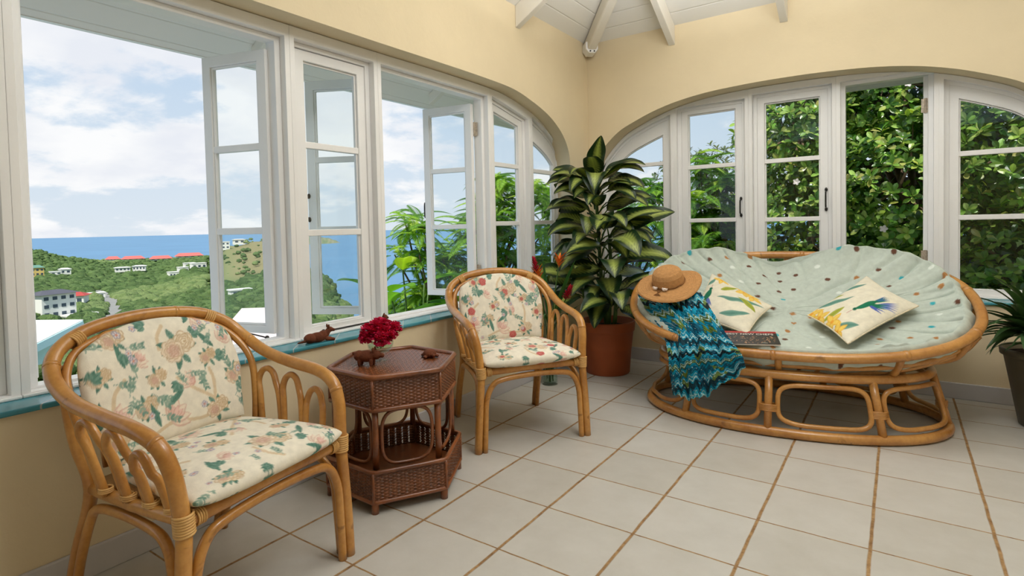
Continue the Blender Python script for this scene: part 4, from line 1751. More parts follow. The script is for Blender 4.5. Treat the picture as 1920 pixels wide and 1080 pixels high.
pillow('throw_pillow', 'hummingbird throw pillow leaning beside the straw hat at the left of the sofa', (1.097, 2.45, .722), (1.468, 2.27, .568), (1.405, 1.95, .462), (1.08, 2.05, .520), .045, paint_a, 'hummingbird throw pillows on the sofa')
pillow('throw_pillow', 'hummingbird throw pillow lying tilted on the right half of the sofa', (1.906, 2.58, .722), (2.134, 2.35, .602), (1.856, 1.945, .458), (1.654, 2.22, .538), .045, paint_b, 'hummingbird throw pillows on the sofa')

# ================================================================== SUN HAT
HC = Vector((.962, 2.04, .700))
hat = thing('sun_hat', 'wide-brimmed straw sun hat with shells on its band on the left end of the sofa', 'hat', HC)
hn = Vector((-.02, -.40, .90)).normalized()
hq = Vector((0, 0, 1)).rotation_difference(hn).to_matrix()
prof = [(.183, -.012), (.178, -.004), (.150, .002), (.118, .003), (.098, .004), (.090, .010), (.089, .03), (.086, .056), (.076, .078), (.058, .092), (.034, .098), (.0, .099)]


def hatp(u, v):
    k = v * (len(prof) - 1)
    i = min(int(k), len(prof) - 2)
    f = k - i
    r = prof[i][0] * (1 - f) + prof[i + 1][0] * f
    z = prof[i][1] * (1 - f) + prof[i + 1][1] * f
    a = 2 * PI * u
    wv = max(0, (r - .1) / .083)
    z += wv ** 2 * (.012 * math.sin(2 * a + .8) + .006 * math.sin(3 * a))
    z += .0009 * math.sin(v * 190)
    return hq @ Vector((r * math.cos(a), r * 1.02 * math.sin(a), z))


b = MB()
b.grid(hatp, 64, 120, wrapu=True)
ho = b.build('hat_body', M['straw'], hat, smooth=True, world=False)
sl = ho.modifiers.new('thick', 'SOLIDIFY')
sl.thickness = .003
b = MB()
b.tube([hq @ Vector((.0915 * math.cos(a), .0932 * math.sin(a), .013 + .0012 * math.sin(9 * a))) for a in [2 * PI * i / 48 for i in range(48)]], .0035, 6, closed=True)
b.build('band', M['cord'], hat, smooth=True, world=False)
for a, k in ((-2.05, 1.0), (-1.50, 1.0), (-1.40, .85), (-2.15, .8)):
    b = MB()
    c = hq @ Vector((.100 * math.cos(a), .102 * math.sin(a), .016))
    b.ball(c, (.011 * k, .008 * k, .009 * k), 10, 8)
    b.ball(c + Vector((.007, -.002, .004)) * k, (.006 * k, .006 * k, .006 * k), 8, 6)
    b.ball(c + Vector((-.008, .001, .005)) * k, (.006 * k, .005 * k, .007 * k), 8, 6)
    b.build('shell', M['shell'], hat, smooth=True, world=False)
b = MB()
for i in range(9):
    a = -1.78 + (i - 4) * .035
    b.tube(spl([hq @ Vector((.098 * math.cos(a), .10 * math.sin(a), .011)), hq @ Vector((.122 * math.cos(a - .03 * (i - 4)), .124 * math.sin(a - .02 * (i - 4)), .007)), hq @ Vector((.150 * math.cos(a - .07 * (i - 5)), .152 * math.sin(a - .06 * (i - 5)), .006))], 4), .0012, 5)
b.build('fringe', M['cord'], hat, smooth=True, world=False)

# ================================================================== SCARF
rows = [[(.755, 2.10, .600), (.855, 2.0, .515), (.985, 1.878, .425), (1.040, 1.80, .34), (1.050, 1.79, .236), (1.053, 1.815, .123)],
        [(.87, 2.07, .640), (.972, 1.97, .560), (1.085, 1.850, .470), (1.118, 1.775, .36), (1.128, 1.77, .26), (1.130, 1.80, .118)],
        [(.964, 2.04, .640), (1.072, 1.94, .540), (1.180, 1.820, .462), (1.210, 1.765, .372), (1.220, 1.762, .29), (1.212, 1.785, .135)],
        [(1.06, 2.02, .650), (1.150, 1.925, .555), (1.262, 1.810, .460), (1.305, 1.750, .385), (1.312, 1.748, .32), (1.315, 1.765, .215)],
        [(1.155, 2.02, .640), (1.245, 1.925, .555), (1.346, 1.81, .460), (1.412, 1.750, .405), (1.432, 1.744, .37), (1.442, 1.750, .325)]]
SR = [spl(r, 60) for r in rows]
nv_ = len(SR[0])
NUs = 250
b = MB()
pts = []
S_, T_ = [], []
for j in range(nv_):
    cross = spl([SR[k][j] for k in range(5)], 64)
    for i in range(NUs):
        u = i / (NUs - 1)
        fi = u * (len(cross) - 1)
        k0_ = min(int(fi), len(cross) - 2)
        q_ = cross[k0_].lerp(cross[k0_ + 1], fi - k0_)
        v = j / (nv_ - 1)
        fold = .016 * math.sin(u * 21 + 2.2 * math.sin(v * 4)) + .009 * math.sin(u * 43 + 3 * v + 1) + .003 * math.sin(u * 140 + 30 * math.sin(v * 9))
        amp = .45 + .75 * v
        n = Vector((.10, -.80, .55)) if v > .35 else Vector((-.1, -.5, .8))
        z_extra = Vector((0, 0, .010 * math.sin(u * 60) * max(0, v - .93) * 8))
        pts.append(q_ + n.normalized() * (fold * amp + .016) + z_extra)
        S_.append(u * .50 + .01 * math.sin(v * 11))
        T_.append(v * .72)
S_, T_ = np.array(S_), np.array(T_)
col = np.tile(np.array(lin((10, 140, 172))), (len(S_), 1))


def cput(mk, c):
    global col
    mk = np.clip(mk, 0, 1)[:, None]
    col = col * (1 - mk) + np.array(lin(c)) * mk


zig = .0125 * np.sin(S_ * 2 * PI / .050 + 1.4 * np.sin(T_ * 9)) + .012 * np.sin(S_ * 17 + T_ * 7) + .010 * np.sin(T_ * 9 + S_ * 6)
w_ = (T_ + zig) / .030
band = np.floor(w_).astype(int)
fr_ = w_ - band
hsh = (band * 7919) % 11
for k, c in ((0, (24, 60, 72)), (3, (18, 92, 116)), (5, (98, 120, 44)), (7, (24, 156, 188)), (8, (20, 40, 46)), (9, (48, 176, 200))):
    cput((hsh == k) * 1.0, c)
cput(np.clip((.17 - np.abs(fr_ - .5)) / .05, 0, 1) * ((hsh % 4) == 1), (190, 222, 222))
cput(np.clip((.10 - np.abs(fr_ - .12)) / .05, 0, 1) * ((hsh % 2) == 0), (10, 40, 52))
cput(np.clip((.09 - np.abs(fr_ - .85)) / .05, 0, 1) * ((hsh % 4) == 2), (186, 214, 206))
patch = np.sin(S_ * 26 + 1.2) * np.sin(T_ * 17 + .4) + .35 * np.sin(S_ * 70) * np.sin(T_ * 64)
cput((patch > .62) * ((hsh % 2) == 1) * .95, (104, 124, 42))
cput((patch < -.72) * (fr_ > .4) * .9, (12, 70, 96))
dd_ = np.sin(S_ * 130 + 5 * np.sin(T_ * 40)) * np.sin(T_ * 120 + 5 * np.sin(S_ * 30))
cput((dd_ > .90) * .7, (200, 226, 224))
cput((dd_ < -.92) * .7, (10, 60, 76))
fs = [(j * NUs + i, j * NUs + i + 1, (j + 1) * NUs + i + 1, (j + 1) * NUs + i) for j in range(nv_ - 1) for i in range(NUs - 1)]
b.add(pts, fs, list(map(tuple, col)))
sc_o = b.build('scarf', M['scarfcloth'], None, smooth=True)
tag(sc_o, 'turquoise and olive zigzag printed scarf hanging from under the straw hat over the sofa rim', 'scarf')
sl = sc_o.modifiers.new('thick', 'SOLIDIFY')
sl.thickness = .0022

# ================================================================== MAGAZINE
MT = Vector((1.432, 1.892, .456))
mx = Vector((.94, .30, .015)).normalized()
my = (Vector((-.17, .53, .10)) - mx * mx.dot(Vector((-.17, .53, .10)))).normalized()
mz = mx.cross(my)
if mz.z < 0:
    mz = -mz
mag = thing('magazine', 'dark covered food magazine with a red strip, lying behind the sofa rim beside the scarf', 'magazine', MT)
M['cover'] = mat('magazine_cover', (44, 38, 36), .3, .5, nscale=40, namt=.3)
M['coverred'] = mat('magazine_red', (178, 34, 32), .3, .5, nscale=40, namt=.08)
M['paper'] = mat('white_paper', (232, 228, 220), .7, .3, nscale=30, namt=.02)
M['speck'] = mat('magazine_food_photo', (206, 160, 120), .4, .4, nscale=90, namt=.4)
mp = lambda a, z, d: tuple(mx * a + my * z + mz * d)
b = MB()
b.prism([(-.13, -.085), (.13, -.085), (.13, .085), (-.13, .085)], mp, 0, .0012)
b.build('cover', M['cover'], mag, world=False, fixn=True)
b = MB()
b.prism([(-.128, -.084), (.128, -.084), (.128, .084), (-.128, .084)], mp, -.007, -.0002)
b.build('pages', M['paper'], mag, world=False, fixn=True)
b = MB()
b.prism([(-.13, .062), (.13, .062), (.13, .085), (-.13, .085)], mp, .0012, .0018)
b.build('red_strip', M['coverred'], mag, world=False, fixn=True)
rr = random.Random(8)
b = MB()
for i in range(80):
    x, y = rr.uniform(-.122, .122), rr.uniform(-.078, .020)
    a, l = rr.uniform(0, PI), rr.uniform(.003, .008)
    ca, sa = math.cos(a) * l, math.sin(a) * l
    b.prism([(x - ca, y - sa), (x + sa * .4, y - ca * .4), (x + ca, y + sa), (x - sa * .4, y + ca * .4)], mp, .0012, .0017)
b.build('cover_photo', M['speck'], mag, world=False, fixn=True)


def text_obj(body, size, place, parent, name, mt, ex=.0004):
    cu = bpy.data.curves.new(name, 'FONT')
    cu.body = body
    cu.size = size
    cu.align_x = 'CENTER'
    cu.extrude = ex
    o = bpy.data.objects.new(name + '_tmp', cu)
    COL.objects.link(o)
    dg = bpy.context.evaluated_depsgraph_get()
    me = bpy.data.meshes.new_from_object(o.evaluated_get(dg))
    bpy.data.objects.remove(o)
    me.transform(place)
    me.materials.clear()
    me.materials.append(mt)
    ob = bpy.data.objects.new(name, me)
    COL.objects.link(ob)
    ob.parent = parent
    return ob


m4 = Matrix(((mx.x, my.x, mz.x, 0), (mx.y, my.y, mz.y, 0), (mx.z, my.z, mz.z, 0), (0, 0, 0, 1)))
text_obj('BEST NEW CHEFS', .029, m4 @ Matrix.Translation((0, .034, .0022)), mag, 'title', M['paper'])

# ================================================================== PLANTS


def leafmesh(b, base, d, L, Wd, up=Vector((0, 0, 1)), droop=.5, cup=.25, nu=9, nv=16, colfn=None, tipp=1.0, roll=0.0, wave=0.0, petiole=0.0):
    """one curved leaf blade: base point, direction, length, width; droop bends it down along its length"""
    d = Vector(d).normalized()
    side = d.cross(up)
    if side.length < .1:
        side = d.cross(Vector((1, 0, 0)))
    side.normalize()
    if roll:
        side = Matrix.Rotation(roll, 3, d) @ side
    pos, cur = Vector(base), d.copy()
    st = L / (nv - 1)
    vs, cs = [], []
    for j in range(nv):
        v = j / (nv - 1)
        n = side.cross(cur).normalized()
        w = Wd * (math.sin(PI * min(1, v ** .82)) ** .75) * (1 - .15 * v) if tipp == 1.0 else Wd * (math.sin(PI * min(1, v ** .6)) ** .9) * tipp
        if j == nv - 1:
            w = 0.0005
        if j == 0:
            w = .003
        for i in range(nu):
            u = i / (nu - 1) * 2 - 1
            off = side * (w * u * .5) + n * (w * cup * (u * u - .3) * .5 + wave * math.sin(v * 11 + u * 2) * abs(u) * w)
            vs.append(pos + off)
            if colfn:
                cs.append(colfn(u, v))
        pos = pos + cur * st
        ax = side
        cur = (Matrix.Rotation(-droop / (nv - 1) * (.4 + 1.2 * v), 3, ax) @ cur).normalized()
    fs = [(j * nu + i, j * nu + i + 1, (j + 1) * nu + i + 1, (j + 1) * nu + i) for j in range(nv - 1) for i in range(nu - 1)]
    b.add(vs, fs, cs if colfn else None)
    return pos


DKG, MDG, CRM, LMG = lin((18, 42, 20)), lin((32, 60, 26)), lin((200, 204, 116)), lin((140, 164, 66))


def dieff(seed):
    r_ = random.Random(seed)
    k0 = r_.uniform(.62, .98)

    def f(u, v):
        au = abs(u)
        # feathered cream along the side veins, dark margin
        vein = (v * 13 - au * 3.2) % 1
        fe = .5 + .5 * math.cos(2 * PI * vein)
        edge = (.94 - .25 * v) * k0
        s = max(0, min(1, (edge - au - .22 * (1 - fe) * (au + .25)) / .22))
        s *= .25 + .75 * fe ** .7 if au > .10 else 1
        s *= max(0, min(1, (.99 - v) / .14)) * max(.2, min(1, v / .1))
        base = [DKG[k] * .65 + MDG[k] * .35 for k in range(3)]
        tgt = [CRM[k] * .42 + LMG[k] * .58 for k in range(3)]
        if au < .06:
            return tuple(CRM[k] * .5 + LMG[k] * .5 for k in range(3))
        return tuple(base[k] * (1 - s) + tgt[k] * s for k in range(3))
    return f


PP = Vector((.345, 2.515, 0))
pl_ = thing('potted_dieffenbachia', 'tall variegated plant with cream-veined leaves in a terracotta pot in the room corner', 'plant', PP)
b = MB()
b.lathe([(.0, .0), (.150, .0), (.155, .006), (.168, .17), (.171, .175), (.171, .182), (.184, .296), (.190, .300), (.193, .304), (.197, .362), (.194, .370), (.184, .368), (.180, .31), (.0, .305)], 56)
b.build('pot', M['terracotta'], pl_, smooth=True, world=False)
b = MB()
b.lathe([(.182, .318), (.10, .330), (.0, .334)], 40)
b.build('soil', M['soil'], pl_, smooth=True, world=False)
rr = random.Random(17)
stems = [spl([(.0, .0, .31), (-.03, -.01, .6), (-.07, .03, 1.0), (-.085, .03, 1.32)], 8), spl([(.03, -.04, .31), (.06, -.08, .5), (.08, -.09, .72), (.06, -.07, .95)], 8), spl([(-.05, -.05, .31), (-.09, -.12, .46), (-.11, -.15, .60)], 8), spl([(.07, -.04, .31), (.11, -.10, .42), (.13, -.13, .52)], 8)]
b = MB()
for s_ in stems:
    b.tube(s_, [.017 - .006 * i / len(s_) for i in range(len(s_))], 10)
b.build('stem', M['stem'], pl_, smooth=True, world=False)
def dleaf(base, az, el, L, Wd, droop, roll=0.0, pet_l=.10):
    """one leaf with its stalk, kept inside the corner of the two walls"""
    L, Wd = L * 1.25, Wd * 1.3
    sd_ = math.sin(math.radians(az + 64))
    roll = roll + 34 * sd_
    droop = droop + .45 * max(0, 1 - abs(sd_) * 1.2)
    el = min(80, el + 8)
    base = Vector(base)
    a, e = math.radians(az), math.radians(el)
    d = Vector((math.cos(a) * math.cos(e), math.sin(a) * math.cos(e), math.sin(e)))
    p1 = base + d * pet_l
    b = MB()
    b.tube([base, base + d * pet_l * .5 + Vector((0, 0, .01)), p1 + d * .01], [.006, .005, .004], 7, col=lin((84, 116, 50)))
    e2 = e - .35
    d2 = Vector((math.cos(a) * math.cos(e2), math.sin(a) * math.cos(e2), math.sin(e2)))
    leafmesh(b, p1, d2, L, Wd, droop=droop, cup=.17, colfn=dieff(rr.randint(0, 9999)), roll=math.radians(roll), wave=.05, nu=13, nv=26)
    for k, p_ in enumerate(b.v):
        x, y, z = p_
        wx, wy = x + PP.x, y + PP.y
        if wx < .03:
            wx = .03 + (wx - .03) * .05
        if wy > YB - .03:
            wy = YB - .03 + (wy - YB + .03) * .05
        b.v[k] = (wx - PP.x, wy - PP.y, z)
    b.build('leaf', M['leafmat'], pl_, smooth=True, world=False)


# azimuth -64 looks at the camera, -150 to picture left, +25 to picture right
for base, az, el, L, Wd, dr, ro in [
        ((-.085, .03, 1.30), -60, 84, .27, .12, .15, 20), ((-.085, .03, 1.30), -70, 60, .22, .12, .7, 0), ((-.08, .03, 1.28), 10, 55, .24, .12, 1.0, 10), ((-.08, .03, 1.26), -130, 50, .27, .12, 1.2, -10),
        ((-.08, .03, 1.22), -30, 40, .24, .13, 1.1, 0), ((-.08, .03, 1.18), -100, 40, .28, .13, 1.3, -10), ((-.075, .03, 1.12), 20, 35, .27, .14, 1.0, 15), ((-.075, .03, 1.10), -150, 30, .24, .13, 1.2, -25),
        ((-.07, .03, 1.04), -60, 30, .28, .15, 1.25, 0), ((-.07, .03, 1.00), -10, 30, .32, .15, 1.0, 10), ((-.065, .03, .96), -120, 25, .28, .14, 1.1, -15), ((-.06, .02, .92), 35, 25, .28, .13, .9, 20),
        ((.06, -.07, .95), -15, 45, .30, .14, 1.0, 12), ((.06, -.07, .95), 15, 38, .32, .14, .8, 18), ((.06, -.07, .94), -75, 45, .27, .15, 1.3, 0), ((.06, -.07, .90), -45, 25, .30, .155, 1.3, 5),
        ((.07, -.08, .84), -100, 30, .28, .15, 1.2, -8), ((.07, -.08, .80), 0, 22, .30, .14, 1.2, 10), ((.075, -.085, .74), -62, 30, .28, .15, 1.2, 0), ((.08, -.09, .70), -125, 20, .28, .14, 1.1, -15),
        ((-.05, .0, .80), -150, 25, .26, .14, .9, -20), ((-.05, .0, .86), -95, 15, .30, .155, 1.35, -5), ((-.04, .0, .72), -140, 20, .30, .15, 1.0, -20), ((-.11, -.15, .60), -110, 40, .28, .14, 1.0, -10),
        ((-.11, -.15, .60), -70, 55, .24, .13, .9, 0), ((-.11, -.15, .58), -150, 35, .24, .13, .9, -20), ((-.10, -.13, .52), -95, 20, .26, .13, 1.5, -5), ((.13, -.13, .52), -20, 50, .24, .11, .7, 10),
        ((.13, -.13, .52), -60, 35, .24, .12, 1.5, 0), ((.13, -.13, .50), 15, 40, .25, .12, .8, 15), ((.13, -.13, .48), -95, 30, .25, .12, 1.3, -5), ((.12, -.12, .46), -35, 15, .24, .11, 1.3, 8),
        ((.0, -.02, .62), -60, 25, .30, .15, 1.2, 0), ((.02, -.03, .55), -25, 30, .28, .14, 1.0, 5), ((-.02, -.02, .66), -115, 30, .28, .14, 1.1, -10), ((.0, -.02, .46), -75, 20, .25, .12, 1.6, 0)]:
    dleaf(base, az, el, L, Wd, dr, ro)
for i in range(50):
    z = .46 + 1.04 * ((i + .5) / 50)
    t_ = (z - .31) / 1.01
    u = (i * .618) % 1
    az = -64 + (u - .5) * 220 + rr.uniform(-18, 18)
    face = 1 - abs(u - .5) * 1.6
    dleaf((-.085 * min(1, t_) + .03 * math.cos(math.radians(az)), .03 * math.sin(math.radians(az)), min(z, 1.28)), az, rr.uniform(25, 50) + 10 * face, rr.uniform(.22, .29), rr.uniform(.115, .14), 1.0 + .9 * face + rr.uniform(-.2, .2), rr.uniform(-15, 15), .07 + .05 * rr.random())

# right-hand plant in a dark pot
RP_ = Vector((2.672, 2.620, 0))
pr = thing('potted_dracaena', 'dark narrow-leaved plant in an olive brown pot at the right of the sofa', 'plant', RP_)
b = MB()
b.lathe([(.0, .0), (.118, .0), (.123, .005), (.182, .345), (.190, .349), (.196, .352), (.199, .380), (.194, .386), (.185, .384), (.180, .35), (.0, .345)], 48)
b.build('pot', M['olivepot'], pr, smooth=True, world=False)
b = MB()
b.lathe([(.181, .352), (.1, .362), (.0, .366)], 32)
b.build('soil', M['soil'], pr, smooth=True, world=False)
rr = random.Random(5)
b = MB()
st = MB()
DK1, DK2 = lin((32, 58, 34)), lin((76, 110, 62))


def darkleaf(k):
    def f(u, v):
        w = .35 + .35 * abs(math.sin(abs(u) * 5 + v * 3 + k)) + (.25 if abs(u) < .1 else 0)
        return tuple(DK1[i] + (DK2[i] - DK1[i]) * w for i in range(3))
    return f


for hx, hy, hz, n in ((-.05, -.03, .42, 10), (-.10, -.04, .52, 10), (.03, -.05, .50, 10), (-.02, -.08, .44, 9)):
    st.tube([(hx * .6, hy * .6, .34), (hx, hy, hz)], [.009, .007], 8)
    for i in range(n):
        az = rr.uniform(-PI, PI)
        if math.sin(az) > .25:
            az = -az
        el = math.radians(rr.uniform(15, 80))
        L = rr.uniform(.20, .33)
        d = Vector((math.cos(az) * math.cos(el), math.sin(az) * math.cos(el), math.sin(el)))
        leafmesh(b, (hx, hy, hz - rr.uniform(0, .08)), d, L, rr.uniform(.028, .044), droop=rr.uniform(.9, 2.1), cup=.35, nu=5, nv=14, colfn=darkleaf(i), roll=rr.uniform(-.4, .4), wave=.06)
for az, el, L in ((-170, 25, .34), (-165, 10, .36), (-160, 45, .30), (178, 70, .34), (-150, 80, .32), (-145, 20, .34), (-140, 5, .30), (-155, 60, .28), (-175, 55, .34), (-120, 72, .34), (-100, 50, .34), (-130, 35, .36), (-110, 15, .34), (-90, 30, .34), (-168, 38, .36), (-152, 28, .38), (-142, 50, .34), (170, 80, .36), (-60, 60, .34), (-75, 10, .3), (-135, 65, .38), (-172, 5, .34)):
    a, e = math.radians(az), math.radians(el)
    leafmesh(b, (-.07, -.04, .46), (math.cos(a) * math.cos(e), math.sin(a) * math.cos(e), math.sin(e)), L, .044, droop=1.15, cup=.3, nu=5, nv=14, colfn=darkleaf(az), roll=.3, wave=.08)
b.build('foliage', M['leafmat'], pr, smooth=True, world=False)
st.build('stem', M['stem'], pr, smooth=True, world=False)

# ================================================================== TALL GLASS VASE OF TROPICAL FLOWERS
FV = Vector((.155, 2.03, 0))
fv = thing('floor_vase', 'tall clear glass cylinder vase of tropical flowers on the floor behind the far armchair', 'vase', FV)
b = MB()
b.lathe([(.0, .0), (.050, .0), (.052, .004), (.052, .43), (.050, .432), (.048, .43), (.047, .016), (.0, .012)], 40)
b.build('vase', M['vaseglass'], fv, smooth=True, world=False)
b = MB()
b.lathe([(.0, .014), (.0462, .015), (.0462, .24), (.0, .24)], 32)
b.build('water', M['water'], fv, smooth=True, world=False)
M['ginger'] = vmat('red_bract', .5, .3)
M['helico'] = vmat('orange_bract', .5, .3)


def flower_stem(nm, lab, tip, kind, grp):
    t = Vector(tip) - FV
    root = thing(nm, lab, 'flower', FV + Vector((0, 0, .02)), 0, grp)
    sb = MB()
    t = t - Vector((0, 0, .02))
    path = spl([(rr.uniform(-.02, .02), rr.uniform(-.02, .02), 0), (t.x * .15, t.y * .15, .28), (t.x * .55, t.y * .55, .28 + (t.z - .28) * .55), t], 8)
    sb.tube(path, .0042, 7)
    sb.build('stalk', M['stem'], root, smooth=True, world=False)
    d = (path[-1] - path[-3]).normalized()
    fbm = MB()
    if kind == 'ginger':
        for k in range(44):
            v = k / 43
            a = k * 2.4
            c = t + d * (.09 * v - .03)
            out = Vector((math.cos(a), math.sin(a), 0))
            dirv = (out * (1 - .6 * v) + d * (.35 + .9 * v)).normalized()
            leafmesh(fbm, c + out * .004, dirv, .040 - .012 * v, .016, droop=-.5, cup=.4, nu=3, nv=6, colfn=lambda u, v2: lin((176, 22, 44)) if v2 < .8 else lin((206, 44, 66)))
        fbm.build('bracts', M['ginger'], root, smooth=True, world=False)
    else:
        for k in range(7):
            a = k * 2.1
            out = Vector((math.cos(a), math.sin(a), 0))
            dirv = (out * .55 + d * 1.0).normalized()
            leafmesh(fbm, t + d * (.008 * k - .02), dirv, .085, .020, droop=.5, cup=.6, nu=3, nv=8, colfn=lambda u, v2: lin((232, 110, 30)) if v2 < .75 else lin((240, 130, 40)))
        fbm.build('bracts', M['helico'], root, smooth=True, world=False)
    return root


flower_stem('red_ginger_stem', 'crimson ginger flower at the upper left of the glass floor vase', (.060, 2.03, .765), 'ginger', 'tropical flower stems in the floor vase')
flower_stem('red_ginger_stem', 'crimson ginger flower low on the right of the glass floor vase', (.298, 2.03, .595), 'ginger', 'tropical flower stems in the floor vase')
flower_stem('heliconia_stem', 'orange heliconia flower standing highest in the glass floor vase', (.238, 2.03, .79), 'helico', 'tropical flower stems in the floor vase')
flower_stem('heliconia_stem', 'orange heliconia flower just under the upper left red ginger in the floor vase', (.088, 2.02, .70), 'helico', 'tropical flower stems in the floor vase')
for k, (tip, L, w, lab) in enumerate([((.345, 2.03, .84), .46, .075, 'broad green strap leaf leaning right behind the tall orange heliconia'), ((.125, 2.04, .85), .44, .06, 'broad green strap leaf standing between the red ginger and the tall heliconia'), ((.40, 2.01, .56), .30, .05, 'green strap leaf arching out to the right of the floor vase')]):
    root = thing('strap_leaf', lab, 'leaf', FV + Vector((0, 0, .02)), 0, 'strap leaves in the floor vase')
    t = Vector(tip) - FV - Vector((0, 0, .02))
    c0 = Vector((t.x * .12, t.y * .12, .36))
    d = (t - c0)
    lb = MB()
    leafmesh(lb, c0, d, d.length, w, droop=.12, cup=.3, nu=7, nv=16, colfn=lambda u, v: tuple(x * (1 + .25 * (abs(u) < .1)) for x in lin((50, 92, 40))))
    lb.build('blade', M['leafmat'], root, smooth=True, world=False)
    lb = MB()
    lb.tube([Vector((0, 0, 0)), c0 * .5 + Vector((0, 0, .02)), c0], .004, 6)
    lb.build('stalk', M['stem'], root, smooth=True, world=False)
b = MB()
for k in range(26):
    a = rr.uniform(0, 2 * PI)
    el = rr.uniform(.5, 1.25)
    leafmesh(b, FV + Vector((.03 * math.cos(a), .03 * math.sin(a), rr.uniform(.38, .46))), (math.cos(a) * math.cos(el), math.sin(a) * math.cos(el) - .2, math.sin(el)), rr.uniform(.14, .30), .016, droop=rr.uniform(.6, 1.8), cup=.2, nu=3, nv=10, colfn=lambda u, v: lin((62, 104, 46)))
    leafmesh(b, FV + Vector((rr.uniform(-.03, .03), rr.uniform(-.03, .03), .03)), (rr.uniform(-.06, .06), rr.uniform(-.06, .06), 1), rr.uniform(.3, .42), .012, droop=.05, cup=.2, nu=3, nv=8, colfn=lambda u, v: lin((56, 96, 42)))
for k, p_ in enumerate(b.v):
    b.v[k] = (max(p_[0], .02), p_[1], p_[2])
o = b.build('greenery', M['leafmat'], None, smooth=True)
o['kind'] = 'stuff'
tag(o, 'fine green grass blades filling the glass floor vase', 'greenery')

# ================================================================== OUTSIDE


def ray_dir(px, py):
    return (RIGHT * ((px - CX) / FPX) - UP * ((py - CY) / FPX) + FWD).normalized()


def far(px, py, r):
    """a place r metres away on the ground plan, as surveyed from the room"""
    d = ray_dir(px, py)
    k = r / math.hypot(d.x, d.y)
    return CAM + d * k


RS = [9, 14, 20, 40, 80, 150, 250, 400, 600, 900, 1300, 1800, 2600]
PROF = {
    -700: [1500, 1250, 1050, 860, 720, 640, 590, 555, 528, 500, 480, 485, 560],
    -150: [1300, 1080, 940, 790, 690, 622, 583, 555, 530, 500, 478, 484, 560],
    45: [1250, 1040, 900, 760, 675, 615, 580, 553, 528, 500, 467, 482, 560],
    130: [1250, 1040, 900, 755, 672, 614, 580, 553, 530, 507, 484, 492, 540],
    200: [1250, 1040, 900, 750, 670, 612, 580, 552, 530, 508, 494, 488, 540],
    290: [1250, 1040, 900, 745, 660, 605, 575, 548, 526, 506, 492, 485, 530],
    380: [1250, 1040, 890, 740, 650, 598, 562, 525, 498, 488, 484, 481, 520],
    430: [1250, 1040, 880, 730, 645, 590, 545, 500, 462, 476, 482, 484, 520],
    480: [1250, 1020, 870, 720, 640, 585, 532, 480, 448, 470, 492, 500, 540],
    520: [1250, 1000, 860, 715, 632, 575, 520, 466, 450, 490, 520, 540, 600],
    562: [1200, 1000, 860, 715, 628, 568, 510, 490, 540, 600, 640, 660, 700],
    600: [1200, 1000, 860, 715, 630, 570, 522, 560, 620, 680, 700, 720, 740],
    640: [1200, 1000, 860, 720, 640, 588, 575, 620, 660, 700, 720, 740, 760],
    680: [1200, 1000, 860, 740, 690, 660, 690, 720, 740, 760, 780, 800, 820],
    760: [1200, 1000, 880, 800, 770, 760, 760, 780, 800, 820, 820, 820, 820],
    900: [1200, 1000, 880, 820, 800, 800, 800, 800, 800, 800, 800, 800, 800],
}
PX_ = sorted(PROF)


def prof_y(px, r):
    lr = math.log(r)
    def at(k):
        P = PROF[k]
        for i in range(len(RS) - 1):
            if r <= RS[i + 1] or i == len(RS) - 2:
                t = (lr - math.log(RS[i])) / (math.log(RS[i + 1]) - math.log(RS[i]))
                t = max(0, min(1, t))
                return P[i] + (P[i + 1] - P[i]) * t
    if px <= PX_[0]:
        return at(PX_[0])
    for a, c in zip(PX_, PX_[1:]):
        if px <= c:
            t = (px - a) / (c - a)
            t = t * t * (3 - 2 * t)
            return at(a) * (1 - t) + at(c) * t
    return at(PX_[-1])


def ground(px, r):
    return far(px, prof_y(px, r), r)


rr = random.Random(77)
from mathutils import noise as mnoise
SEA = -64.0
NXT, NRT = 230, 130
vs, cs = [], []
G_D, G_M, G_L, BRN, STR = lin((68, 94, 52)), lin((104, 130, 76)), lin((144, 160, 102)), lin((166, 150, 110)), lin((182, 172, 126))


def lerp3(a, b_, t):
    t = max(0, min(1, t))
    return tuple(a[i] + (b_[i] - a[i]) * t for i in range(3))


for j in range(NRT):
    r = 9 * (2600 / 9) ** (j / (NRT - 1))
    for i in range(NXT):
        px = -700 + 1600 * i / (NXT - 1)
        p = ground(px, r)
        am = min(7, .012 * r)
        n = mnoise.noise(Vector((p.x, p.y, 0)) * (1.0 / max(3, .03 * r)))
        n2 = mnoise.noise(Vector((p.x, p.y, 3)) * (1.0 / max(8, .11 * r)))
        p.z += am * n * .5
        vs.append(p)
        c = lerp3(G_D, G_M, .5 + .9 * n)
        c = lerp3(c, G_L, n2 * 1.1)
        dry = max(0, min(1, (px - 385) / 60)) * max(0, min(1, (r - 255) / 70)) * max(0, min(1, (900 - r) / 200)) * max(0, min(1, (640 - px) / 60))
        c = lerp3(c, BRN if n2 < .1 else STR, dry * (.75 + .5 * n2))
        cs.append(c)
fs = [(j * NXT + i, j * NXT + i + 1, (j + 1) * NXT + i + 1, (j + 1) * NXT + i) for j in range(NRT - 1) for i in range(NXT - 1)]
b = MB()
b.add(vs, fs, cs)
M['land'] = vmat('hillside_ground', .95, .05, bump=0)
o = struct(b.build('hillside', M['land'], smooth=True, fixn=True))
M['canopy'] = vmat('tree_canopy', .9, .1, bump=1.0, bscale=.9, bdist=1.6)

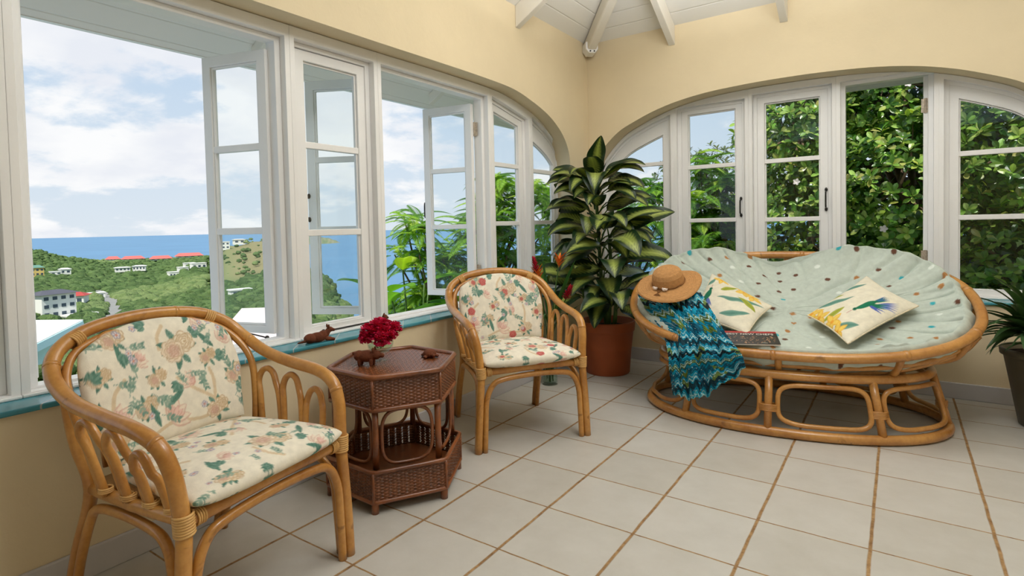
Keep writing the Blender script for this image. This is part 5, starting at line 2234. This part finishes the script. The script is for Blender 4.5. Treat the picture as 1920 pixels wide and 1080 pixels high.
# headland across the bay
b = MB()
vs, cs = [], []
for j in range(26):
    r = 2700 + 26 * j
    for i in range(70):
        px = 500 + 165 * i / 69
        u = (px - 500) / 165
        f = j / 25
        top = 447 + 3 * math.sin(u * 9) + 22 * max(0, (u - .72) / .28) ** 1.6 + 2 * mnoise.noise(Vector((u * 22, 0, 0)))
        base = 476
        y = base + (top - base) * min(1, math.sin(PI * .5 * min(1, f * 1.6)) ** .8)
        y += 1.2 * mnoise.noise(Vector((u * 40, f * 9, 2)))
        vs.append(far(px, y, r))
        k = mnoise.noise(Vector((u * 30, f * 8, 5)))
        cs.append(lerp3(lin((96, 124, 84)), lin((168, 158, 128)), (u - .35) * 1.6 + k * .7) if f > .10 else lin((196, 184, 158)))
b.add(vs, [(j * 70 + i, j * 70 + i + 1, (j + 1) * 70 + i + 1, (j + 1) * 70 + i) for j in range(25) for i in range(69)], cs)
struct(b.build('headland', M['land'], smooth=True, fixn=True))

# the sea
m = mat('sea_water', (98, 140, 172), .6, .15, nscale=.004, namt=.05)
M['sea'] = m
b = MB()
ring = [120, 400, 900, 2000, 5000, 12000, 30000]
vs = []
for r in ring:
    for i in range(49):
        a = math.radians(60 + 180 * i / 48)
        vs.append((CAM.x + r * math.cos(a), CAM.y + r * math.sin(a), SEA))
b.add(vs, [(j * 49 + i, j * 49 + i + 1, (j + 1) * 49 + i + 1, (j + 1) * 49 + i) for j in range(6) for i in range(48)])
struct(b.build('sea', M['sea'], fixn=True))

# woods: an uncountable canopy on the slopes
b = MB()
bm = bmesh.new()
bmesh.ops.create_icosphere(bm, subdivisions=2, radius=1)
ICO_V = [v.co.copy() for v in bm.verts]
ICO_F = [tuple(v.index for v in f.verts) for f in bm.faces]
bm.free()


def crown(b, c, rx, rz, colr, sd):
    o = Vector((sd * 3.7, sd * 1.3, sd * 2.1))
    vs = []
    for v in ICO_V:
        k = 1 + .45 * mnoise.noise(v * 1.9 + o) + .30 * mnoise.noise(v * 4.5 + o)
        vs.append(Vector((c.x + v.x * rx * k, c.y + v.y * rx * k, c.z + v.z * rz * k)))
    b.add(vs, ICO_F, [lerp3(colr, G_L, .45 * mnoise.noise(v * 3 + o) + .1) for v in ICO_V])


def near_road(px, r):
    return 105 < r < 440 and abs(px - road_px(r)) < 15 + 900 / r


def road_px(r):
    return 205 + 10 * math.sin((r - 150) / 60) - 14 * max(0, (r - 290) / 100)


HOUSE_CLEAR = []
n_c = 0
while n_c < 13500:
    r = 26 * (1700 / 26) ** (rr.random() ** .80)
    px = rr.uniform(-60, 690) if n_c < 11000 else rr.uniform(-690, -60)
    dry = px > 385 and 275 < r < 900 and px < 640
    if dry and rr.random() > .12:
        continue
    if near_road(px, r):
        continue
    if px > 590 and r > 300:
        continue
    if r < 60 and px < 170 or (r < 75 and 350 < px < 500):
        continue
    if (55 < px < 140 and 120 < r < 236) or (118 < px < 172 and 240 < r < 330):
        if rr.random() < .95:
            continue
    s = min(3.4, .75 + .0062 * r) * rr.uniform(.5, 1.3)
    if dry:
        s *= .5
    if r < 120:
        s *= .8
    g0 = ground(px, r)
    if g0.z < SEA + 1:
        continue
    crown(b, g0 + Vector((0, 0, s * .45)), s, s * rr.uniform(.6, .85), lerp3(G_D, G_M, rr.uniform(0, 1.1)) if mnoise.noise(Vector((g0.x / (20 + .1 * r), g0.y / (20 + .1 * r), 1))) < .15 else lerp3(G_M, G_L, rr.uniform(0, 1)), n_c)
    n_c += 1
o = b.build('woodland', M['canopy'], smooth=True)
o['kind'] = 'stuff'
tag(o, 'green tree canopy covering the slopes and valley below the house', 'woodland')

# road
b = MB()
vs = []
for k in range(30):
    r = 150 + 270 * k / 29
    c = ground(road_px(r), r)
    d = ray_dir(road_px(r), 500)
    s = Vector((-d.y, d.x, 0)).normalized() * 3.6
    vs += [c + s + Vector((0, 0, 1.6)), c - s + Vector((0, 0, 1.6))]
b.add(vs, [(2 * k, 2 * k + 1, 2 * k + 3, 2 * k + 2) for k in range(29)])
M['asphalt'] = mat('pale_asphalt', (150, 148, 142), .9, .2, nscale=.4, namt=.1)
struct(b.build('road', M['asphalt'], fixn=True))

# ------------------------------------------------------------------ houses in the valley
M['hwhite'] = mat('house_white_render', (238, 236, 228), .8, .2, nscale=.3, namt=.03)
M['hred'] = mat('red_roof_sheet', (186, 78, 72), .7, .2, nscale=.3, namt=.08)
M['hpink'] = mat('faded_red_roof', (214, 116, 108), .8, .2, nscale=.3, namt=.06)
M['hgrey'] = mat('grey_roof_sheet', (92, 92, 100), .7, .2, nscale=.3, namt=.08)
M['hdark'] = mat('dark_window_opening', (70, 84, 96), .4, .4, nscale=.4, namt=.1)
M['hteal'] = mat('pale_turquoise_paint', (200, 232, 234), .7, .2, nscale=.3, namt=.03)
M['horange'] = mat('orange_roof_tile', (222, 144, 96), .8, .2, nscale=1.5, namt=.1)
M['hyellow'] = mat('yellow_house_render', (226, 196, 120), .8, .2, nscale=.3, namt=.04)
M['hgreen'] = mat('green_roof_sheet', (110, 150, 132), .7, .2, nscale=.3, namt=.05)


def house(px, r, w, d, h, wall, roof, label, rot=0.0, rise=.35, sink=1.0, nwin=3, floors=1, lift=0.0):
    g0 = ground(px, r)
    w, d = w * .62, d * .62
    h = h * .78
    dr = ray_dir(px, 480)
    ang = math.atan2(dr.y, dr.x) + rot          # local +x runs away from the room
    root = thing('house', label, 'house', (g0.x, g0.y, g0.z - sink + lift), ang, 'houses in the valley')
    b = MB()
    b.box((-d / 2, -w / 2, 0), (d / 2, w / 2, h + sink))
    b.build('walls', wall, root, world=False)
    b = MB()
    zt = h + sink
    e = .06 * w + .3
    rz = rise * min(w, d)
    if rise > .02:
        b.add([(-d / 2 - e, -w / 2 - e, zt), (d / 2 + e, -w / 2 - e, zt), (d / 2 + e, w / 2 + e, zt), (-d / 2 - e, w / 2 + e, zt), (0, -w / 2 + d * .3, zt + rz), (0, w / 2 - d * .3, zt + rz)],
              [(3, 2, 1, 0), (0, 1, 4), (2, 3, 5), (1, 2, 5, 4), (3, 0, 4, 5)])
    else:
        b.box((-d / 2 - .3, -w / 2 - .3, zt), (d / 2 + .3, w / 2 + .3, zt + .4))
    b.build('roof', roof, root, world=False, fixn=True)
    for f in range(floors):
        for k in range(nwin):
            y = (k + .5) / nwin * w - w / 2
            wb = MB()
            z0 = sink + h * (f + .28) / floors
            ww, wh = w / nwin * .26, h / floors * .42
            wb.box((-d / 2 - .08, y - ww, z0), (-d / 2 + .1, y + ww, z0 + wh))
            wb.build('window', M['hdark'], root, world=False)
    return root


house(100, 178, 12, 9, 7.4, M['hwhite'], M['hgrey'], 'three storey white house with grey roof in the valley, seen through the wide left window', .5, .16, 1.5, 4, 3, lift=1.2)
house(138, 262, 13, 9, 4.0, M['hwhite'], M['hred'], 'white house with a dark red roof just behind the grey roofed house', -.3, .22, 1, 3, 1, lift=1.5)
house(178, 330, 12, 7, 2.6, M['hwhite'], M['hwhite'], 'small low pale roofed house beside the top of the valley road', .2, .0, 1, 2, 1, lift=1.5)
house(150, 175, 10, 5, 2.2, M['hwhite'], M['hwhite'], 'long low white terrace right of the three storey house', .4, .0, 1, 3, 1)
house(69, 620, 14, 12, 9, M['hyellow'], M['hgreen'], 'yellow house with green roof on the far left slope', .2, .3, 1, 3, 2, lift=4)
house(45, 612, 10, 8, 5, M['hwhite'], M['hwhite'], 'white flat building left of the yellow house', .0, .0, 1, 2, 1, lift=3)
house(122, 700, 14, 10, 6, M['hwhite'], M['hwhite'], 'small white house alone on the far left slope below the crest', .2, .2, 1, 2, 1, lift=4)
house(104, 690, 14, 10, 4, M['hwhite'], M['hwhite'], 'low pale house left of the lone white house on the far slope', .2, .0, 1, 2, 1, lift=3)
house(230, 760, 22, 14, 5, M['hwhite'], M['hwhite'], 'long white villa in the middle of the valley, left part', .1, .1, 1, 4, 1, lift=5)
house(262, 770, 20, 14, 6, M['hwhite'], M['hwhite'], 'white villa in the middle of the valley, right part', -.1, .12, 1, 4, 1, lift=5)
for px, r, w, lab in ((325, 520, 11, 'lowest white building of the terrace on the right hand ridge'), (343, 535, 11, 'second white building up the right hand ridge'), (355, 570, 13, 'topmost white building of the terrace on the right hand ridge'), (372, 520, 17, 'white building of the ridge terrace nearest the open casement')):
    house(px, r, w, 10, 5.5, M['hwhite'], M['hwhite'], lab, .3, .0, 1, 3, 1, lift=2)
for px, r, w, lab in ((212, 1500, 40, 'leftmost red roofed building on the seaside point'), (250, 1450, 62, 'second red roofed building from the left on the seaside point'), (302, 1380, 60, 'third red roofed building from the left on the seaside point'), (355, 1320, 74, 'longest red roofed building on the seaside point, towards the casement')):
    house(px, r, w, 26, 3, M['hwhite'], M['hpink'], lab, .05, .38, 1, 4, 1, lift=4)
house(422, 560, 11, 9, 8, M['hwhite'], M['hwhite'], 'tall white house on the brown hill seen through the open casement', .2, .0, 1, 2, 2, lift=2)
house(448, 595, 16, 9, 5, M['hwhite'], M['hwhite'], 'white house on the crest of the brown hill seen through the open casement', .2, .1, 1, 2, 1, lift=1)
house(450, 200, 10, 5, 2.0, M['hwhite'], M['hwhite'], 'low white wall building among the trees below the brown hill', .3, .0, .5, 2, 1, lift=1.5)

# near white roof with pale turquoise fascia and lattice
A = far(156, 599, 42)
B_ = far(-160, 606, 50)
root = thing('neighbour_house', 'neighbouring house with white roof and turquoise lattice at the lower left of the window', 'house', (A.x, A.y, A.z))
dirv = (B_ - A)
dirv.z = 0
L_ = dirv.length
dirv.normalize()
nv = Vector((-dirv.y, dirv.x, 0))
if nv.dot(A - CAM) < 0:
    nv = -nv
# roof slab rises away from us; nearest edge is the deep fascia
Dn = -nv                                             # towards us
P0 = A.copy()
P1 = A + dirv * L_
Q0 = P0 + Dn * 4.2 - Vector((0, 0, 1.15)) + dirv * .25
Q1 = P1 + Dn * 4.2 - Vector((0, 0, 1.15))
b = MB()
b.add([P0, P1, Q1, Q0, P0 - Vector((0, 0, .1)), P1 - Vector((0, 0, .1)), Q1 - Vector((0, 0, .1)), Q0 - Vector((0, 0, .1))], [(0, 1, 2, 3), (7, 6, 5, 4), (0, 4, 5, 1), (1, 5, 6, 2), (2, 6, 7, 3), (3, 7, 4, 0)])
b.build('roof', M['hwhite'], root, fixn=True)
b = MB()
b.beam(Q0 - Vector((0, 0, .28)), Q1 - Vector((0, 0, .28)), .10, .42)
b.beam(Q0 - Vector((0, 0, .28)), P0 - Vector((0, 0, .28)), .10, .42)
b.build('fascia', M['hteal'], root, fixn=True)
b = MB()
w0 = Q0 + dirv * .9 - Dn * .5
w1 = Q1 - Dn * .5
b.add([w0 + Vector((0, 0, 0)), w1, w1 - Vector((0, 0, 1.12)), w0 - Vector((0, 0, 1.12)), w0 - Dn * 3, w1 - Dn * 3, w1 - Dn * 3 - Vector((0, 0, 1.12)), w0 - Dn * 3 - Vector((0, 0, 1.12))], [(0, 1, 2, 3), (7, 6, 5, 4), (0, 4, 5, 1), (1, 5, 6, 2), (2, 6, 7, 3), (3, 7, 4, 0)])
b.build('walls', M['hteal'], root, fixn=True)
b = MB()
z0_, z1_ = -1.05, -.52
x0_ = 2.4
for k in range(-4, 26):
    for sg in (-1, 1):
        a0 = Q0 + dirv * (x0_ + k * .28) - Dn * .46
        p0 = a0 + Vector((0, 0, z0_)) 
        p1 = a0 + dirv * (.53 * sg) + Vector((0, 0, z1_))
        b.beam(p0, p1, .03, .07, up=tuple(Dn))
b.build('lattice', M['hwhite'], root, fixn=True)

# two tiled roofs just below the open casement
for px0, px1, y0, y1, r, mt_, lab in ((345, 392, 600, 628, 46, 'horange', 'orange tiled roof showing left of the open casement, low in the view'), (405, 520, 578, 640, 44, 'hpale', 'pale pinkish roof seen through the lowest pane of the open casement')):
    if mt_ == 'hpale':
        M['hpale'] = mat('bleached_roof_sheet', (238, 218, 212), .8, .2, nscale=.8, namt=.05)
    a, c = far(px0, y0 + 14, r), far(px1, y0 + 12, r)
    ridge0, ridge1 = far(px0 + (px1 - px0) * .42, y0, r + 2.5), far(px1 - 6, y0 - 2, r + 2.5)
    lo0, lo1 = far(px0 - 6, y1 + 6, r - 2.5), far(px1 + 4, y1 + 6, r - 2.5)
    g0 = (a + c) / 2
    root = thing('tiled_roof_house', lab, 'house', g0)
    b = MB()
    bk0, bk1 = far(px0 - 6, y1, r + 7), far(px1 + 4, y1, r + 7)
    b.add([lo0, lo1, ridge1, ridge0, bk1, bk0], [(0, 1, 2, 3), (3, 2, 4, 5), (0, 3, 5), (1, 4, 2)])
    b.build('roof', M[mt_], root, fixn=True)
    b = MB()
    dn = Vector((0, 0, -5))
    k_ = [lo0.lerp(bk1, .08), lo1.lerp(bk0, .08), bk1.lerp(lo0, .08), bk0.lerp(lo1, .08)]
    b.add([p - Vector((0, 0, .3)) for p in k_] + [p + dn for p in k_], [(0, 1, 2, 3), (7, 6, 5, 4), (0, 4, 5, 1), (1, 5, 6, 2), (2, 6, 7, 3), (3, 7, 4, 0)])
    b.build('walls', M['hwhite'], root, fixn=True)

# iron rail outside the near window
b = MB()
b.tube([(-.95, -1.4, .40), (-.95, .15, .40)], .014, 8)
b.tube([(-.95, -1.3, .40), (-.95, -1.3, -1.5)], .014, 8)
b.tube([(-.95, .1, .40), (-.95, .1, -1.5)], .014, 8)
tag(b.build('iron_railing', M['iron'], None, smooth=True), 'dark iron rail just outside the wide left window, behind the near armchair', 'railing')

# ------------------------------------------------------------------ garden ground beside the house
b = MB()
vs, cs = [], []
for j in range(40):
    for i in range(50):
        x = -9 + 20 * i / 49
        y = YB + .3 + 16 * j / 39
        z = -.9 - .10 * max(0, y - 4) - .45 * max(0, -1 - x) + .12 * max(0, x - 1) * max(0, y - 4) * .6 + .1 * mnoise.noise(Vector((x, y, 0)))
        vs.append((x, y, z))
        cs.append(lerp3(lin((40, 56, 26)), lin((70, 84, 40)), .5 + mnoise.noise(Vector((x * 2, y * 2, 1)))))
b.add(vs, [(j * 50 + i, j * 50 + i + 1, (j + 1) * 50 + i + 1, (j + 1) * 50 + i) for j in range(39) for i in range(49)], cs)
struct(b.build('garden_ground', M['land'], smooth=True, fixn=True))


def obleaf(b, base, d, L, Wd, col, up, fold=.25, bend=.25):
    """simple obovate leaf, 2 x 4 quads"""
    d = Vector(d).normalized()
    s = d.cross(up)
    if s.length < .1:
        s = d.cross(Vector((1, .3, 0)))
    s.normalize()
    n = s.cross(d).normalized()
    prof = ((0, .02), (.3, .62), (.62, 1.0), (.86, .74), (1.0, .05))
    vs, cs = [], []
    for v, w in prof:
        c = Vector(base) + d * (L * v) - n * (bend * L * v * v)
        vs += [c - s * (Wd * w * .5) + n * (fold * Wd * w * .5), c, c + s * (Wd * w * .5) + n * (fold * Wd * w * .5)]
        cs += [col, tuple(x * 1.15 for x in col), col]
    b.add(vs, [(3 * k + i, 3 * k + i + 1, 3 * k + i + 4, 3 * k + i + 3) for k in range(4) for i in range(2)], cs)


rr = random.Random(101)


def rosette(b, c, axis, n, L, Wd, cols):
    axis = Vector(axis).normalized()
    u = axis.cross(Vector((.31, .77, .55))).normalized()
    v = axis.cross(u)
    a0 = rr.uniform(0, 6.28)
    for k in range(n):
        a = a0 + k * 2.4
        t = k / n
        d = (u * math.cos(a) + v * math.sin(a)) * (1 - .55 * t) + axis * (.25 + .6 * t)
        col = rr.choice(cols)
        col = tuple(x * rr.uniform(.8, 1.2) for x in col)
        obleaf(b, Vector(c) + axis * (.05 * t), d, L * rr.uniform(.75, 1.15), Wd * rr.uniform(.8, 1.1), col, axis)


BL = [lin((92, 128, 48)), lin((116, 152, 60)), lin((148, 178, 80)), lin((62, 98, 40)), lin((178, 198, 104)), lin((84, 120, 46))]


def broadleaf(name, label, trunk, blobs, nros, L=.084, Wd=.043, flowers=(), cols=BL, group='trees behind the back windows', depth_dir=(0, -1, 0)):
    """crown of leaf rosettes on the surface and inside of several lobes, with trunk and limbs"""
    t0 = Vector(trunk[0])
    root = thing(name, label, 'tree', t0, 0, group)
    tb = MB()
    top = Vector(trunk[1])
    tb.tube(spl([t0, t0.lerp(top, .5) + Vector((.08, .05, 0)), top], 6), [.11 - .004 * i for i in range(13)], 10)
    tb.build('trunk', M['bark'], root, smooth=True)
    lb = MB()
    fb_ = MB()
    tot = sum(b_[1] ** 2 for b_ in blobs)
    for c, r in blobs:
        c = Vector(c)
        mid = top.lerp(c, .5) + Vector((rr.uniform(-.2, .2), rr.uniform(-.2, .2), rr.uniform(-.1, .2)))
        lb.tube(spl([top, mid, c], 5), [.045 - .003 * i for i in range(11)], 7)
        for _ in range(7):
            e = c + Vector((rr.gauss(0, 1), rr.gauss(0, 1), rr.gauss(0, 1))).normalized() * r * .95
            lb.tube(spl([c, c.lerp(e, .5) + Vector((rr.uniform(-.1, .1), rr.uniform(-.1, .1), rr.uniform(-.1, .1))) * r, e], 4), [.016 - .0015 * i for i in range(9)], 5)
        for _ in range(int(nros * r * r / tot)):
            d = Vector((rr.gauss(0, 1), rr.gauss(0, 1), rr.gauss(0, 1))).normalized()
            rad = r * (rr.uniform(.45, 1.05) ** .6)
            p = c + d * rad
            ax = (d * .6 + Vector((0, 0, .55)) + Vector(depth_dir) * .35 + Vector((rr.uniform(-.3, .3),) * 3)).normalized()
            rosette(fb_, p, ax, rr.randint(6, 9), L, Wd, cols)
    lb.build('branch', M['bark'], root, smooth=True)
    fb_.build('foliage', M['outleaf'], root)
    for (fx, fy, fz) in flowers:
        wb = MB()
        for k in range(5):
            a = k * 1.256
            obleaf(wb, (fx, fy, fz), (math.cos(a), -.5, math.sin(a)), .032, .024, lin((240, 226, 226)), Vector((0, -1, 0)))
        wb.build('blossom', M['petal'], root)
    return root


# the big round-leaved tree that fills the right-hand panes
broadleaf('broadleaf_tree', 'dense round-leaved tree with white blossoms filling the open window behind the sofa', ((2.2, 6.6, -.9), (2.2, 6.4, 1.0)),
          [((1.25, 5.2, 1.9), .62), ((1.35, 5.1, .9), .60), ((1.55, 5.5, 2.9), .75), ((2.1, 5.3, 2.3), .72), ((2.05, 5.0, 1.3), .66), ((2.0, 5.0, .45), .62), ((1.15, 5.2, .2), .55), ((2.7, 5.4, 3.1), .8), ((2.3, 5.9, 3.4), .8), ((1.35, 5.9, .0), .6), ((1.2, 5.45, 2.7), .5), ((1.45, 5.7, 2.2), .6), ((1.1, 5.6, 1.5), .5)],
          4200, flowers=[(2.12, 4.55, 2.15), (1.28, 4.62, 1.40), (1.95, 4.45, .96), (2.3, 4.6, 2.62), (1.62, 4.85, 1.55)])
broadleaf('broadleaf_tree', 'dense round-leaved tree seen through the quarter arch pane right of the open window', ((3.6, 6.2, -.9), (3.5, 6.0, .9)),
          [((2.95, 5.0, 1.6), .70), ((3.6, 5.2, 1.9), .75), ((2.95, 4.9, .55), .68), ((3.6, 5.0, .8), .7), ((3.2, 5.3, 2.6), .75), ((2.8, 5.2, -.1), .6), ((3.5, 5.0, -.1), .6)], 2900)
BD = [lin((34, 62, 26)), lin((48, 80, 34)), lin((28, 50, 24)), lin((66, 98, 40))]
broadleaf('shade_tree', 'darker broad-leaved tree standing behind the white-blossomed tree', ((2.4, 9.2, -1.2), (2.4, 9.0, 1.5)),
          [((.9, 8.4, .6), 1.1), ((2.2, 8.0, .8), 1.2), ((3.6, 8.0, .9), 1.2), ((1.5, 8.6, 2.6), 1.2), ((3.0, 8.4, 2.8), 1.3), ((4.6, 8.0, 2.4), 1.2), ((2.2, 8.8, 4.2), 1.2), ((3.8, 8.6, 4.2), 1.2), ((4.8, 7.5, .6), 1.0)], 1500, L=.20, Wd=.10, cols=BD)
BF = [lin((92, 104, 62)), lin((112, 118, 74)), lin((76, 88, 54))]
broadleaf('olive_tree', 'thin greyish tree top against the sky in the left quarter arch of the back wall', ((-2.6, 14.0, -3), (-2.5, 14.0, 1.4)),
          [((-2.7, 14, 2.3), .75), ((-2.0, 14.2, 2.5), .6), ((-1.55, 14, 2.1), .5), ((-3.1, 14, 1.9), .6)], 170, L=.16, Wd=.06, cols=BF)

FG = [lin((118, 164, 52)), lin((150, 190, 62)), lin((92, 138, 46)), lin((178, 206, 78)), lin((74, 116, 44))]


def frond(b, base, d, L, npair, col, up=Vector((0, 0, 1)), Wd=.40):
    """feathery leaf: rachis with paired leaflets, drooping"""
    d = Vector(d).normalized()
    s = d.cross(up)
    if s.length < .1:
        s = Vector((1, 0, 0))
    s.normalize()
    pos, cur = Vector(base), d.copy()
    st = L / npair
    prev = None
    for k in range(npair + 1):
        v = k / npair
        n = s.cross(cur).normalized()
        nxt = pos + cur * st
        w = L * Wd * math.sin(PI * min(1, (.12 + .88 * v) ** .8)) * .55 + .006
        for sg in (-1, 1):
            dd = (s * sg + cur * .55 - n * .18).normalized()
            q0 = pos
            e = pos + dd * w - n * w * .10
            lw = st * .56
            m_ = pos.lerp(e, .5) + n * w * .03
            cc = tuple(x * (.85 + .3 * ((k * 7 + (sg > 0)) % 3) / 2) for x in col)
            b.add([q0, m_ - cur * lw, e, m_ + cur * lw], [(0, 1, 2, 3)], cc)
        b.add([pos - s * .003, pos + s * .003, nxt + s * .003, nxt - s * .003], [(0, 1, 2, 3)], tuple(x * .8 for x in col))
        pos = nxt
        cur = (Matrix.Rotation(-.9 / npair, 3, s) @ cur).normalized()


def feather_tree(label, base, top, tips, L, group, name='feathery_tree', npair=22, cols=FG, nf=9):
    root = thing(name, label, 'tree', base, 0, group)
    tb = MB()
    bs, tp = Vector(base), Vector(top)
    tb.tube(spl([bs, bs.lerp(tp, .5) + Vector((.1, .1, 0)), tp], 6), [.08 - .003 * i for i in range(13)], 9)
    tb.build('trunk', M['bark'], root, smooth=True)
    lb, fb_ = MB(), MB()
    for c, n in tips:
        n = int(n * 2.3)
        c = Vector(c)
        lb.tube(spl([tp, tp.lerp(c, .5) + Vector((rr.uniform(-.15, .15), rr.uniform(-.15, .15), -.1)), c], 5), [.028 - .002 * i for i in range(11)], 6)
        for k in range(n):
            a = k * 2.4 + rr.uniform(-.3, .3)
            el = rr.uniform(-.35, .6)
            d = Vector((math.cos(a) * math.cos(el), math.sin(a) * math.cos(el), math.sin(el)))
            col = rr.choice(cols)
            frond(fb_, c + Vector((rr.uniform(-.08, .08), rr.uniform(-.08, .08), rr.uniform(-.12, .12))), d, L * rr.uniform(.75, 1.2), npair, col)
    lb.build('branch', M['bark'], root, smooth=True)
    fb_.build('foliage', M['outfrond'], root)
    return root


def tipset(n, cx, cy, cz, sx, sy, sz, nf):
    return [((cx + rr.gauss(0, sx), cy + rr.gauss(0, sy), cz + rr.gauss(0, sz)), nf) for _ in range(n)]


gp = 'feathery trees outside the windows'
def spread(n, x0, x1, y0, y1, r0, r1, nf):
    """spray positions that fill the part of the garden seen between two bearings"""
    out = []
    for _ in range(n):
        p = far(rr.uniform(x0, x1), rr.uniform(y0, y1), rr.uniform(r0, r1))
        out.append(((p.x, p.y, p.z), nf))
    return out


feather_tree('feathery green tree outside the opening behind the crimson flowers, its sprays against the sea', (-3.1, 4.6, -2.6), (-2.6, 4.2, -.6),
             spread(26, 800, 1010, 455, 600, 5.4, 6.8, 7) + spread(16, 860, 1010, 385, 460, 5.6, 7, 6) + spread(10, 905, 1010, 335, 400, 6, 7.2, 5) + spread(4, 748, 800, 398, 430, 5.6, 6.2, 5) + spread(4, 735, 800, 455, 490, 5.6, 6.2, 5) + spread(9, 722, 810, 520, 600, 5.6, 6.4, 6), .36, gp)
feather_tree('feathery green tree filling the corner panes behind the potted dumb cane', (-1.6, 7.2, -2.4), (-1.4, 6.9, -.6),
             spread(16, 1000, 1240, 425, 530, 6.8, 8.4, 7) + spread(13, 1000, 1240, 345, 430, 6.8, 8.4, 6), .46, gp)
feather_tree('bright feathery tree filling the lower panes of the closed leaf behind the sofa', (.2, 7.6, -1.6), (.1, 7.4, -.2),
             spread(20, 1265, 1420, 400, 520, 7.2, 8.6, 7) + spread(14, 1265, 1420, 335, 410, 7.4, 8.6, 6) + spread(4, 1280, 1340, 300, 325, 7.6, 8.4, 4), .46, gp)
feather_tree('darker feathery tree farther off behind the bright one', (-.4, 9.2, -2.5), (-.4, 9.0, .2),
             tipset(14, -.3, 8.9, .75, 1.0, .4, .3, 8) + tipset(14, -.6, 8.9, .0, 1.1, .4, .4, 8), .62, gp, cols=[lin((76, 116, 44)), lin((96, 138, 52)), lin((60, 96, 38))])

# big-leaved plant under the opening
pr_ = Vector((-1.75, 2.72, -1.2))
root = thing('big_leaf_plant', 'bright plant with large oval leaves just outside the sill behind the wicker table', 'plant', pr_)
b, st = MB(), MB()
for (x, y, z), az, el, L, w, dr, k in [((-1.95, 2.5, .30), -20, 40, .5, .26, .9, 0), ((-1.7, 2.62, .22), 10, 35, .5, .24, 1.0, 0), ((-1.6, 2.9, .25), 40, 30, .5, .2, 1.0, 1), ((-1.5, 3.1, .22), 30, 45, .46, .2, 1.0, 0), ((-1.80, 2.62, .66), -40, 40, .34, .17, .9, 1), ((-1.85, 2.5, .46), -10, 25, .42, .22, .8, 0), ((-1.7, 2.8, .52), 20, 25, .46, .20, .9, 0), ((-1.7, 2.85, .42), 40, 15, .46, .2, .9, 2), ((-1.6, 3.0, .5), 30, 35, .44, .19, 1.0, 1), ((-1.55, 3.1, .40), 60, 20, .42, .18, 1.0, 2), ((-1.95, 2.35, .50), -100, 35, .36, .18, .9, 2), ((-1.6, 2.75, .36), -20, 5, .40, .2, .8, 2), ((-1.5, 3.2, .62), 70, 40, .36, .14, .9, 0)]:
    a, e = math.radians(az), math.radians(el)
    cc = [lin((112, 168, 48)), lin((168, 196, 52)), lin((66, 116, 44))][k]
    leafmesh(b, (x, y, z), (math.cos(a) * math.cos(e), math.sin(a) * math.cos(e), math.sin(e)), L, w, droop=dr, cup=.3, nu=9, nv=16, colfn=lambda u, v, cc=cc: tuple(x_ * (1.25 if abs(u) < .06 else .92 + .14 * ((v * 12 - abs(u) * 2) % 1)) for x_ in cc))
    st.tube(spl([(pr_.x + (x - pr_.x) * .2, pr_.y + (y - pr_.y) * .2, pr_.z), ((x + pr_.x) / 2, (y + pr_.y) / 2, -.2), (x, y, z)], 5), .008, 7)
b.build('foliage', M['outleaf'], root, smooth=True)
st.build('stem', M['stem'], root, smooth=True)
